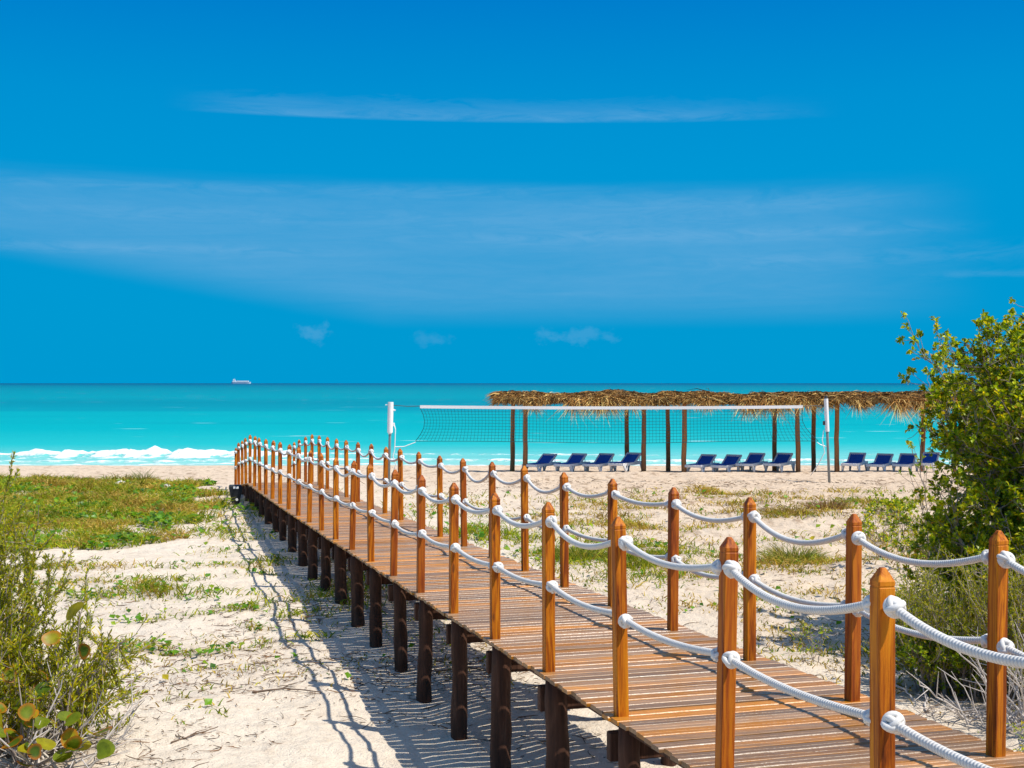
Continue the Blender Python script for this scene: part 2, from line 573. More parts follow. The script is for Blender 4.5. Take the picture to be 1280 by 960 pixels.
def sea_m(t, b):
    pos = t.node('ShaderNodeNewGeometry').outputs['Position']
    s = t.node('ShaderNodeSeparateXYZ'); t.put(s.inputs[0], pos)
    Y = s.outputs[1]
    wob = t.noise(t.mapping(pos, (.004, .03, 1)), 1.0, 4, .55)
    lg = t.math('LOGARITHM', t.math('MAXIMUM', Y, 10), 10)          # 1.8 (63 m) ... 4.6
    k = t.math('ADD', lg, t.math('MULTIPLY', t.math('SUBTRACT', wob, .5), .10))
    k = t.math('DIVIDE', t.math('SUBTRACT', k, 1.78), 2.2)
    cc = t.ramp(k, [(0.0, (.34, .56, .49)), (.028, (.16, .50, .46)), (.075, (.014, .40, .385)), (.14, (.0, .335, .345)), (.215, (.0, .305, .325)),
                    (.235, (.0, .245, .29)), (.30, (.0, .20, .25)), (.36, (.0, .24, .28)), (.52, (.0, .20, .25)), (.72, (.0, .13, .20)), (.92, (.0, .06, .13))])
    # broad swell lines, drawn as darker streaks in the water colour
    st = t.noise(t.mapping(pos, (.02, .10, 1)), 1.0, 6, .65)
    cc = t.mix(t.math('MULTIPLY', t.smooth(st, .5, .75), .28), cc, (.0, .15, .22))
    foam = attr(t, 'foam', 'Fac')
    caps = t.noise(t.mapping(pos, (.10, .55, 1)), 1.0, 3, .5)
    cap2 = t.noise(t.mapping(pos, (.012, .03, 1), (4, 9, 0)), 1.0, 2)
    capm = t.math('MULTIPLY', t.smooth(caps, .69, .73), t.smooth(cap2, .40, .58))
    cc = t.mix(t.math('MULTIPLY', capm, .7), cc, (.75, .82, .83))
    ff = t.noise(pos, 3.0, 6, .65)
    fm = t.smooth(t.math('ADD', foam, t.math('MULTIPLY', t.math('SUBTRACT', ff, .5), .9)), .36, .66)
    cc = t.mix(fm, cc, t.mix(ff, (.58, .68, .70), (.84, .85, .84)))
    t.put(b.inputs['Base Color'], cc)
    t.put(b.inputs['Roughness'], t.math('ADD', .34, t.math('MULTIPLY', fm, .5)))
    b.inputs['IOR'].default_value = 1.33
    b.inputs['Specular IOR Level'].default_value = .08
    w1 = t.noise(t.mapping(pos, (.35, 1.1, 1)), 1.0, 5, .6)
    t.put(b.inputs['Normal'], t.bump(t.math('ADD', w1, t.math('MULTIPLY', ff, t.math('MULTIPLY', fm, .5))), .7, .30))


def leaf_m(trans=.35, rough=.42, spec=.4, gain=1.0):
    def fn(t, b):
        a = attr(t, 'tint')
        c = t.mix(1.0, a, (gain, gain, gain), 'MULTIPLY')
        t.put(b.inputs['Base Color'], c)
        b.inputs['Roughness'].default_value = rough
        b.inputs['Specular IOR Level'].default_value = spec
        tr = t.node('ShaderNodeBsdfTranslucent')
        t.put(tr.inputs[0], t.mix(1.0, c, (1.5, 1.35, .5), 'MULTIPLY'))
        mx = t.node('ShaderNodeMixShader'); mx.inputs[0].default_value = trans
        t.l.new(b.outputs[0], mx.inputs[1]); t.l.new(tr.outputs[0], mx.inputs[2])
        t.l.new(mx.outputs[0], t.n['Material Output'].inputs[0])
    return fn


def bark_m(c1, c2):
    def fn(t, b):
        g = t.noise(t.mapping(obj_coord(t), (20, 20, 6)), 1.5, 5, .6)
        t.put(b.inputs['Base Color'], t.mix(g, c1, c2))
        b.inputs['Roughness'].default_value = .85
        t.put(b.inputs['Normal'], t.bump(g, .5, .006))
    return fn


def tint_m(rough=.85, spec=.2):
    def fn(t, b):
        g = t.noise(obj_coord(t), 20, 4)
        t.put(b.inputs['Base Color'], t.mix(1.0, attr(t, 'tint'), t.mix(g, (.75, .75, .75), (1.15, 1.15, 1.15)), 'MULTIPLY'))
        b.inputs['Roughness'].default_value = rough
        b.inputs['Specular IOR Level'].default_value = spec
    return fn


M_POST = material('varnished_post_wood', wood_post)
M_DECK = material('deck_wood', wood_deck)
M_DARK = material('dark_timber', wood_dark)
M_POLE = material('pole_wood', pole_wood)
M_ROPE = material('white_rope', rope_m)
M_SAND = material('sand', sand_m)
M_SEA = material('sea_water', sea_m)
M_LEAF = material('leaf', leaf_m(.42, .40, .35))
M_GRASS = material('grass', leaf_m(.30, .6, .2))
M_BARK = material('grey_bark', bark_m((.16, .12, .095), (.40, .33, .28)))
M_DRY = material('dry_branch', bark_m((.36, .31, .27), (.66, .60, .54)))
M_STRAW = material('straw', tint_m(.9, .1))
M_TWIG = material('twig', tint_m(.9, .1))
M_WHITE = material('white_plastic', plain((.86, .86, .85), .4, .4, .04))
M_NAVY = material('navy_sling', plain((.022, .13, .56), .7, .2, .3, 14))
M_NET = material('net_cord', plain((.010, .06, .07), .8, .2))
M_STEEL = material('grey_steel', plain((.22, .24, .24), .4, .5, .1))
M_DKSTEEL = material('dark_steel', plain((.05, .055, .06), .45, .4, .1))
M_BLACK = material('dark_plastic', plain((.018, .022, .028), .55, .35, .15))
M_PINK = material('pink_plastic', plain((.75, .03, .22), .5, .3, .1))
M_ROCK = material('pale_rock', plain((.60, .57, .53), .9, .2, .2, 9, .02))
M_SHIP = material('ship_paint', plain((.80, .82, .84), .5, .3, .03))
M_SHIPDARK = material('ship_hull_paint', plain((.60, .70, .77), .5, .3, .05))

# ------------------------------------------------------------------ the lie of the land
_gy = np.array([-60, 0, 9, 13, 16, 20, 26, 30, 34, 38, 45, 52, 58, 66, 72, 90])
_gz = np.array([.1, .03, .03, .05, .07, .12, .20, .22, .11, -.19, -.43, -.90, -1.16, -1.47, -1.75, -2.4])
SEA_Z = -1.45
_u = np.linspace(-60, 90, 1501)
_gs = np.interp(_u, _gy, _gz)
_kk = np.exp(-np.linspace(-2, 2, 25) ** 2); _kk /= _kk.sum()
_gs = np.convolve(np.pad(_gs, 12, mode='edge'), _kk, 'valid')


def ground_z(x, y, fine=True):
    x = np.asarray(x, float); y = np.asarray(y, float)
    z = np.interp(y, _u, _gs)
    far = np.clip((y - 33) / 6, 0, 1)
    sea = np.clip((y - 60) / 5, 0, 1)
    z = z + fbm(x / 4.5, y / 4.5, 3, 2) * (.10 * (1 - far) + .035 * far) * (1 - .7 * sea)
    z = z + fbm(x / .9, y / .9, 21, 2) * (.085 + .02 * far) * (1 - .8 * sea)
    # dune swells on the right, in front of the shelters
    dune = np.clip((x - 1.5) / 3, 0, 1) * np.clip((y - 15) / 5, 0, 1) * np.clip((34 - y) / 5, 0, 1)
    z = z + dune * fbm(x / 2.6, y / 1.5, 33, 3) * .16
    if fine:
        nr = np.clip((60 - y) / 20, 0, 1)
        z = z + (np.abs(fbm(x / .34, y / .28, 41, 3)) * -.055 + .012) * nr * (1 + .5 * np.clip((x - .5) / 3, -.5, 1))
        z = z + fbm(x / .10, y / .08, 51, 2) * .010 * np.clip((24 - y) / 10, 0, 1)
    return z


# ------------------------------------------------------------------ boardwalk line (left rail at offset 0)
X0, Y0, DS, WID, RO = 1.21725, 4.20640, 1.172869, 1.279226, 1.108656
TH = (.28880885, -.01684624, .07159341, -.05684966)
HH = (1.60600559, .62244037, -.33062403, .1251977)
_s = np.linspace(-4.5, 30, 1400)
_t = np.minimum(_s, 23.6) / 20
_ang = TH[0] + TH[1] * _t + TH[2] * _t ** 2 + TH[3] * _t ** 3
_ds = _s[1] - _s[0]
_px = np.concatenate([[0], np.cumsum((-np.sin(_ang[1:]) - np.sin(_ang[:-1])) / 2 * _ds)])
_py = np.concatenate([[0], np.cumsum((np.cos(_ang[1:]) + np.cos(_ang[:-1])) / 2 * _ds)])
_px += X0 - np.interp(0, _s, _px); _py += Y0 - np.interp(0, _s, _py)
_h = HH[0] + HH[1] * _t + HH[2] * _t ** 2 + HH[3] * _t ** 3
CREST = 20 * DS
_drop = np.interp(_s, [CREST, CREST + DS, CREST + 2 * DS, CREST + 3 * DS, CREST + 4 * DS, CREST + 5.2 * DS], [0, .10, .21, .32, .48, .70])
_dz = CZ - _h - _drop


def path(s, off=0.0):
    a = float(np.interp(s, _s, _ang))
    return (float(np.interp(s, _s, _px)) + off * math.cos(a), float(np.interp(s, _s, _py)) + off * math.sin(a),
            float(np.interp(s, _s, _dz)), a)


# ------------------------------------------------------------------ plant cover: where grass and vines grow
PATCH = []   # x, y, rx, ry, weight, green (0 dry .. 1 green), vine share


def inside(poly, x, y):
    r = np.zeros(x.shape, bool)
    n = len(poly)
    for i in range(n):
        (x1, y1), (x2, y2) = poly[i], poly[(i + 1) % n]
        c = ((y1 > y) != (y2 > y)) & (x < (x2 - x1) * (y - y1) / (y2 - y1 + 1e-12) + x1)
        r ^= c
    return r


LAWN = [(-20, 20.2), (-7.6, 19.9), (-5.9, 20.6), (-5.7, 23.4), (-6.2, 26.3), (-7.0, 29.5), (-8.3, 33.5), (-12, 35), (-22, 35.5)]
PATCH += [(-5.0, 15.9, 1.0, .55, .9, .6, .35), (-6.9, 18.2, 1.6, .35, .6, .35, .05), (-4.7, 18.7, 1.0, .35, .7, .6, .1),
          (-5.2, 22.6, .7, 1.0, .55, .6, .3), (-3.9, 16.1, 1.3, .22, .35, .8, .95), (-3.5, 13.2, .75, .26, .8, .65, .45),
          (-2.2, 13.6, .6, .25, .6, .45, .3), (-2.55, 10.85, .30, .22, .5, .6, .4), (-2.2, 10.3, .3, .2, .25, .4, .1),
          (-5.35, 25.6, .55, 2.2, .8, .85, .85), (-1.9, 16.5, .8, 1.8, .35, .45, .1), (-.9, 14.2, .5, 1.0, .30, .45, .1),
          (-6.3, 14.4, .9, .3, .35, .5, .2), (-4.2, 14.6, .35, .2, .5, .7, .7), (-6.4, 17.0, 1.2, .35, .45, .4, .05), (-3.0, 12.0, .25, .15, .4, .6, .6),
          (1.3, 19.4, 1.6, 1.6, 1.15, .68, .2), (-.3, 22.0, 1.3, 1.3, 1.05, .6, .15), (-1.9, 26.0, 1.2, 1.0, .35, .25, .05), (2.0, 17.0, .8, .7, .35, .5, .2),
          (4.4, 18.9, .75, .6, 1.0, .45, .05), (3.4, 19.4, .9, .4, .5, .3, .0), (5.2, 24.6, 1.2, .4, .75, .1, .0), (7.7, 27.0, 1.1, .5, .7, .35, .3),
          (2.3, 25.5, 1.1, .4, .45, .08, .0), (4.9, 15.6, .9, .6, .6, .3, .1), (3.9, 17.6, 1.1, .5, .8, .3, .05), (3.05, 12.9, .3, .5, .35, .4, .1), (4.6, 29.0, 1.6, .4, .5, .1, 0), (8.6, 22.0, 1.6, 1.6, .6, .4, .2),
          (6.6, 30.5, 1.5, .4, .4, .15, 0), (3.9, 21.5, 1.2, .4, .5, .25, 0), (-8.6, 12.0, 1.0, .6, .5, .5, .2), (7.2, 17.5, 1.6, 2.0, .6, .45, .2),
          (2.6, 23.2, 1.5, .45, .7, .12, 0), (4.2, 27.2, 1.6, .45, .7, .08, 0), (3.1, 21.2, .9, .35, .6, .15, 0), (6.1, 19.6, 1.0, .6, .7, .35, .1), (1.1, 24.2, 1.3, .4, .6, .15, 0),
          (7.0, 23.8, 1.3, .45, .8, .2, .1), (5.4, 30.2, 1.6, .45, .6, .1, 0), (-.6, 27.0, 1.2, .4, .5, .15, 0), (4.9, 21.4, 1.1, .35, .7, .15, 0), (5.8, 22.4, .9, .3, .6, .3, .1),
          (-4.6, 17.3, 1.0, .22, .7, .55, .2), (-3.3, 17.6, .7, .2, .6, .5, .2), (-3.6, 15.0, .8, .2, .6, .6, .5), (-2.9, 14.3, .5, .2, .6, .6, .6), (-4.4, 13.4, .5, .2, .5, .5, .3),
          (-3.4, 19.2, .7, .25, .6, .5, .2), (-4.3, 20.2, .9, .3, .7, .5, .2), (-2.6, 15.3, .6, .2, .6, .5, .2), (-2.0, 12.4, .35, .15, .4, .5, .4), (-2.9, 9.9, .22, .12, .5, .7, .8)]


def cover(x, y):
    """density, greenness, vine share of the low plant cover at (x, y)"""
    wx = x + fbm(x / 1.2, y / 1.2, 61, 3) * 1.0
    wy = y + fbm(x / 1.2, y / 1.2, 67, 3) * 1.0
    d = np.zeros(x.shape); g = np.full(x.shape, .4); v = np.zeros(x.shape)
    lawn = inside(LAWN, wx, wy)
    n = fbm(x / 1.1, y / 1.1, 71, 3)
    n2 = fbm(x / .7, y / .8, 77, 2)
    dl = np.where(lawn, np.clip(1.0 + n * .9, .25, 1.2), 0)
    gap = np.exp(-(((wx + 6.5) / .7) ** 2 + ((wy - 22.3) / .45) ** 2))
    dl = dl * np.clip(1 - 1.3 * gap, 0, 1)
    d = dl
    g = np.where(lawn, np.clip(.45 + n2 * 1.1, 0, 1), g)
    v = np.where(lawn, np.clip(n2 * 2.0 + .12, .06, .9), v)
    for (cx, cy, rx, ry, wt, gr, vs) in PATCH:
        q = np.sqrt(((wx - cx) / rx) ** 2 + ((wy - cy) / ry) ** 2)
        e = np.clip(1.35 - q, 0, 1) * wt * np.clip(.65 + n * 1.5, .05, 1.3)
        m = e > d
        d = np.where(m, e, d); g = np.where(m, np.clip(gr + n2 * .7, 0, 1), g); v = np.where(m, vs, v)
    thin = np.clip(fbm(x / 1.6, y / .9, 83, 3) - .05 + .10 * np.clip(x / 3, 0, 1), 0, 1) * (.42 + .15 * np.clip(x / 3, 0, 1)) * np.clip((y - 9.5) / 4, 0, 1) * np.clip((31 - y) / 4, 0, 1)
    m = thin > d
    return np.where(m, thin, d), np.where(m, np.clip(.30 + n2 * .9 - .14 * np.clip(x / 3, 0, 1), 0, 1), g), np.where(m, .18, v)


# ------------------------------------------------------------------ ground
def axis(parts):
    out = []
    for a, b, st in parts:
        out.append(np.arange(a, b, st))
    return np.concatenate(out)


gx = axis([(-400, -60, 20), (-60, -20, 1.5), (-20, -9, .16), (-9, 9, .055), (9, 22, .16), (22, 60, 1.5), (60, 401, 20)])
gyv = axis([(-200, -20, 15), (-20, 3, .8), (3, 20, .055), (20, 36, .10), (36, 60, .20), (60, 92, 1.0)])
GX, GY = np.meshgrid(gx, gyv)
GZ = ground_z(GX, GY)
nx, ny = len(gx), len(gyv)
ii = np.arange(ny - 1)[:, None] * nx + np.arange(nx - 1)[None, :]
GF = np.stack([ii, ii + 1, ii + nx + 1, ii + nx], -1).reshape(-1, 4)
dens, green, _v = cover(GX.ravel(), GY.ravel())
SHRUBS = [(5.9, 13.4, 2.2), (5.2, 12.6, 1.0), (4.0, 11.2, .8), (4.2, 10.2, .8), (4.9, 10.8, 1.0), (-4.0, 9.4, .9), (-3.5, 9.3, .7), (-3.5, 8.8, .6), (7.2, 12.4, 1.5)]
lit = np.clip(dens, 0, 1) * .5
for (cx, cy, r) in SHRUBS:
    q = np.hypot(GX.ravel() - cx, GY.ravel() - cy) / r + fbm(GX.ravel() / .5, GY.ravel() / .5, 81, 3) * .7
    lit = np.maximum(lit, np.clip(1.25 - q, 0, 1) * .85)
tanv = np.clip((GY.ravel() - 22) / 14, 0, 1) * .8 + np.clip((GX.ravel() + .5) / 3, 0, 1) * np.clip((GY.ravel() - 11) / 7, 0, 1) * .6
tanv = np.clip(tanv, 0, 1)
V = np.stack([GX.ravel(), GY.ravel(), GZ.ravel()], -1)
ground = link('ground', np_mesh('ground', V, GF, smooth=True, extra={'litter': lit, 'tan': tanv}), M_SAND)
setting(ground)

# ------------------------------------------------------------------ sea with its breakers
sx = axis([(-60000, -4000, 8000), (-4000, -400, 400), (-400, -70, 15), (-70, 70, .25), (70, 400, 15), (400, 4000, 400), (4000, 60001, 8000)])
sy = np.concatenate([np.arange(62, 84, .13), 84 * 1.06 ** np.arange(0, 115)])
SX, SY = np.meshgrid(sx, sy)
x = SX.ravel(); y = SY.ravel()
xw = np.clip(x, -75, 75)
line = 73.0 + fbm(xw / 9, xw * 0, 91, 3) * 2.0                       # the crest of the nearest breaker
amp = .165 * np.exp(-((xw + 21) / 8.5) ** 4) * (1 + fbm(xw / .9, xw * 0 + 3, 95, 4, .8) * 1.0) + .06
amp = amp * np.clip(1 + fbm(xw / 9, xw * 0 + 7, 97, 2) * .5, .3, 2)
dd = y - line
prof = np.where(dd < 0, np.exp(-(dd / .55) ** 2), np.exp(-(dd / 2.4) ** 2))
z = SEA_Z + amp * prof * 1.55
line2 = 68.4 + fbm(xw / 7, xw * 0 + 31, 101, 3) * 2.2
d2 = y - line2
z = z + .10 * np.where(d2 < 0, np.exp(-(d2 / .35) ** 2), np.exp(-(d2 / 1.6) ** 2))
near = np.exp(-((y - 75) / 14) ** 2)
z = z + fbm(xw / 3, y / 1.2, 111, 3) * .05 * near
lip = fbm(x / .8, y / .5, 121, 3)
foam = np.clip(prof * (amp * 6.0) * (1 + lip * 1.1), 0, 1.0)
foam = np.maximum(foam, np.where((dd < 0) & (dd > -4.5), np.clip(1 + dd / 4.5, 0, 1) * np.clip(amp * 4.0, 0, .85) * (1 + lip * 1.2), 0))
foam = np.maximum(foam, np.exp(-(d2 / .8) ** 2) * (.52 + lip * .5))
swash = 65.9 + fbm(xw / 4, xw * 0 + 41, 131, 3) * 1.1
foam = np.maximum(foam, np.exp(-((y - swash) / .55) ** 2) * (.62 + lip * .4))
line3 = 80 + fbm(xw / 11, xw * 0 + 55, 141, 3) * 3
foam = np.maximum(foam, np.exp(-((y - line3) / .5) ** 2) * np.clip(fbm(xw / 6, xw * 0 + 61, 151, 3) * 1.5, 0, .5))
foam = np.where(np.abs(x) > 75, foam * .5, foam)
mz = len(sx)
ii = np.arange(len(sy) - 1)[:, None] * mz + np.arange(mz - 1)[None, :]
SF = np.stack([ii, ii + 1, ii + mz + 1, ii + mz], -1).reshape(-1, 4)
z = z + np.clip(foam, 0, 1) * (lip * .16 + .02) * near
sea = link('sea', np_mesh('sea', np.stack([x, y, z], -1), SF, smooth=True, extra={'foam': foam}), M_SEA)
setting(sea)

# ------------------------------------------------------------------ boardwalk
ORI = (*path(4, .6)[:2], 0.0)
bw = empty('boardwalk', ORI)
tag(bw, 'long wooden boardwalk on dark pilings with pointed posts and white rope rails', 'boardwalk')

# decking
PITCH = .1072
V = []; F = []; T = []; AC = []
k = 0
ss = np.arange(-4.2, CREST + 4.6 * DS, PITCH)
prand = rng.random((len(ss), 4))
for i, s0 in enumerate(ss):
    wv = PITCH - .012 - .006 * prand[i, 0]
    th = .022
    zj = (prand[i, 1] - .5) * .004
    tone = min(1, max(0, .12 + .46 * rng.random() + (.55 if rng.random() < .20 else 0)))
    val = rng.random()
    la = -.062 + (prand[i, 2] - .5) * .022; lb = WID + .135 + (prand[i, 3] - .5) * .03
    b = .003 + .008 * rng.random() ** 1.2
    gr_ = .0015 + .0045 * rng.random()
    nseg = 9
    for q in range(nseg):
        off = la + (lb - la) * q / (nseg - 1)
        warp = (rng.random() - .5) * .0025
        for (ds_, dz_, ac) in ((0, -th, 0), (0, -b, 0), (b, 0, .06), (wv / 2 - .0055, .0004, .44), (wv / 2, -gr_, .5), (wv / 2 + .0055, .0004, .56), (wv - b, 0, .94), (wv, -b, 1), (wv, -th, 1)):
            X, Y, Z, a = path(s0 + ds_, off)
            V.append((X - ORI[0], Y - ORI[1], Z + zj + dz_ + warp)); T.append((tone, val, 0)); AC.append(ac)
    for q in range(nseg - 1):
        for e in range(9):
            A = k + q * 9 + e; B = k + q * 9 + (e + 1) % 9
            F.append((A, B, B + 9, A + 9))
    for e in ((0, 1, 7, 8), (1, 2, 6, 7), (2, 3, 4, 5)):
        F.append(tuple(k + j for j in e)); F.append(tuple(k + (nseg - 1) * 9 + j for j in e[::-1]))
    k += nseg * 9
me = np_mesh('decking', V, F, np.array(T), extra={'across': AC})
link('decking', me, M_DECK, bw)

# posts
PW = .062


def post_mesh():
    m = MB()
    h = PW / 2
    prof = [(-.03, h), (.935, h), (.937, h - .0015), (.941, h - .0015), (.943, h), (.957, h), (.998, h * .33), (1.0, h * .26)]
    V = []; F = []
    b = .004
    for z, r in prof:
        bb = min(b, r * .3)
        V += [(-r + bb, -r, z), (r - bb, -r, z), (r, -r + bb, z), (r, r - bb, z), (r - bb, r, z), (-r + bb, r, z), (-r, r - bb, z), (-r, -r + bb, z)]
    for q in range(len(prof) - 1):
        for e in range(8):
            F.append((q * 8 + e, q * 8 + (e + 1) % 8, q * 8 + 8 + (e + 1) % 8, q * 8 + 8 + e))
    n = (len(prof) - 1) * 8
    F.append(tuple(range(n, n + 8))); F.append(tuple(range(8))[::-1])
    m.add(V, F)
    return m


LEFT = list(range(-1, 25)); RIGHT = list(range(-2, 24))
proto_post = None
P_SPOT = {}
for side, idx in ((0, LEFT), (1, RIGHT)):
    for i in idx:
        s0 = i * DS + (RO if side else 0)
        s_eff = s0
        X, Y, Z, a = path(s_eff, (WID if side else 0))
        lean = (rng.normal() * .010, rng.normal() * .010)
        dzp = rng.normal() * .006
        if proto_post is None:
            proto_post = post_mesh().build('post', M_POST, bw)
            o = proto_post
        else:
            o = proto_post.copy(); col.objects.link(o); o.parent = bw
        o.location = (X - ORI[0], Y - ORI[1], Z + dzp)
        o.rotation_euler = (lean[0], lean[1], a + rng.normal() * .03)
        P_SPOT[(side, i)] = np.array([X, Y, Z + dzp])


# ropes with knots
def torus(R, r, n, m, M, c):
    u = np.arange(n) * 2 * np.pi / n; v = np.arange(m) * 2 * np.pi / m
    U, Vv = np.meshgrid(u, v, indexing='ij')
    P = np.stack([(R + r * np.cos(Vv)) * np.cos(U), (R + r * np.cos(Vv)) * np.sin(U), r * np.sin(Vv)], -1).reshape(-1, 3)
    P = P @ np.array(M).T + np.array(c)
    F = []
    for i in range(n):
        for j in range(m):
            F.append((i * m + j, ((i + 1) % n) * m + j, ((i + 1) % n) * m + (j + 1) % m, i * m + (j + 1) % m))
    return P, F


def knot_mesh(seed, scale=1.0):
    rr = random.Random(seed)
    m = MB()
    for k in range(4):                        # interlocked strands of a wall knot
        a = k * 1.571 + rr.random() * .3
        Mx = rotz(a) @ rotx(.95 + rr.random() * .25)
        P, F = torus(.0285 * scale, .0135 * scale, 20, 9, Mx, (rr.gauss(0, .004), rr.gauss(0, .004), rr.gauss(0, .004)))
        m.add(P, F)
    P, F = torus(.008 * scale, .017 * scale, 12, 8, rotx(.2), (0, 0, 0)); m.add(P, F)
    return m


KN = [knot_mesh(s, .90).build('knot', M_ROPE, None, smooth=True, fix=False) for s in range(5)]
KMESH = [o.data for o in KN]
for o in KN: bpy.data.objects.remove(o)
ROPE_R = .0162
for side, idx in ((0, LEFT), (1, RIGHT)):
    for i in idx[:-1]:
        A = P_SPOT[(side, i)]; B = P_SPOT[(side, i + 1)]
        a = path(i * DS + DS / 2)[3]
        d = unit(B - A)
        for lev, (hh, sg) in enumerate(((.882, .088), (.505, .050))):
            sag = sg * (1 + rng.normal() * .22)
            if side == 0: sag *= .66
            else: sag *= .9
            pa = A + d * (PW / 2 + .012) + np.array([0, 0, hh + rng.normal() * .006])
            pb = B - d * (PW / 2 + .012) + np.array([0, 0, hh + rng.normal() * .006])
            dist = np.hypot(*(A[:2]))
            n = 130 if dist < 9 else (60 if dist < 16 else 22)
            t = np.linspace(-.0, 1., n)
            P = pa[None] * (1 - t[:, None]) + pb[None] * t[:, None]
            P[:, 2] -= sag * 4 * t * (1 - t) * (1 + .25 * (t - .5))
            P -= np.array(ORI)
            seg = 12 if dist < 9 else (10 if dist < 16 else 7)
            Vr, Fr, ph = rope_tube(P, ROPE_R * (1 + .03 * rng.normal()), seg, .0155)
            ro = link('rope', np_mesh('rope', Vr, Fr, smooth=True, extra={'lay': ph}), M_ROPE, bw)
            for (pp, sgn, scl) in ((pb, -1, 1.0), (pa, 1, .86)):
                kn = link('knot', KMESH[int(rng.integers(5))], None, ro)
                kp = pp + d * sgn * (.022 if sgn < 0 else .010)
                kn.location = kp - np.array(ORI) + np.array([0, 0, -.004])
                kn.rotation_euler = (rng.normal() * .5, rng.normal() * .5, a + rng.normal() * .6)
                kn.scale = (scl, scl, scl)

# pilings, cross beams and joists below the deck
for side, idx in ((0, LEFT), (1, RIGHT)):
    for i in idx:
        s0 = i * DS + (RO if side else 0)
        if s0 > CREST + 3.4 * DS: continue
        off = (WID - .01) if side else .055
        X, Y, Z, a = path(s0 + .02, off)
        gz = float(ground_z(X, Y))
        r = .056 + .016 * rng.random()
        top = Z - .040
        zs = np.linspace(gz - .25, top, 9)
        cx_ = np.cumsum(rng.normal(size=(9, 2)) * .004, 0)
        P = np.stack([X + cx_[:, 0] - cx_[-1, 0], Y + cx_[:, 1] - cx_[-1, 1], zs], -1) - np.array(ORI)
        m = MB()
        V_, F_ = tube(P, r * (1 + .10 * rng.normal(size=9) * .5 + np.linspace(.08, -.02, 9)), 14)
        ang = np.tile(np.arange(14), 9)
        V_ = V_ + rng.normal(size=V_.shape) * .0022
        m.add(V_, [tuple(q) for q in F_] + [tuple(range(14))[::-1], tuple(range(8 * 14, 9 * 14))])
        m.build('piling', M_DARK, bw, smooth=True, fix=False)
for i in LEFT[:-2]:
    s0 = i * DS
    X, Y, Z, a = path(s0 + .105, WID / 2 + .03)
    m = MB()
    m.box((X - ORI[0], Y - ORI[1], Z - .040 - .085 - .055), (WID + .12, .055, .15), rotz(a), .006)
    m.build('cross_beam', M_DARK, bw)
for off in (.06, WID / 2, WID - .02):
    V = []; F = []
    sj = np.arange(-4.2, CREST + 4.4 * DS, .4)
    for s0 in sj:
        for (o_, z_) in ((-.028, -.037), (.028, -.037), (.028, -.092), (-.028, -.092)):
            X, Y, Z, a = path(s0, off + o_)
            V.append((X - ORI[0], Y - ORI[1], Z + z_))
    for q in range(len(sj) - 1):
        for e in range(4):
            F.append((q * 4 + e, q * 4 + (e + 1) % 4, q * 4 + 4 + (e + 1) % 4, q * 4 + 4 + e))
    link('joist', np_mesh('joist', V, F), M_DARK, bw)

# ------------------------------------------------------------------ thatched shelters on the beach
def pole(x, y, z0, z1, r, parent, ori, lean=.02):
    n = 9
    t = np.linspace(0, 1, n)
    wob = np.cumsum(rng.normal(size=(n, 2)) * .010, 0)
    P = np.stack([x + wob[:, 0] + t * rng.normal() * lean, y + wob[:, 1], z0 + (z1 - z0) * t], -1)
    m = MB(); m.tube(P - np.array(ori), r * (1.08 - .16 * t) * (1 + rng.normal(size=n) * .03), 10)
    return m.build('post', M_POLE, parent, smooth=True)


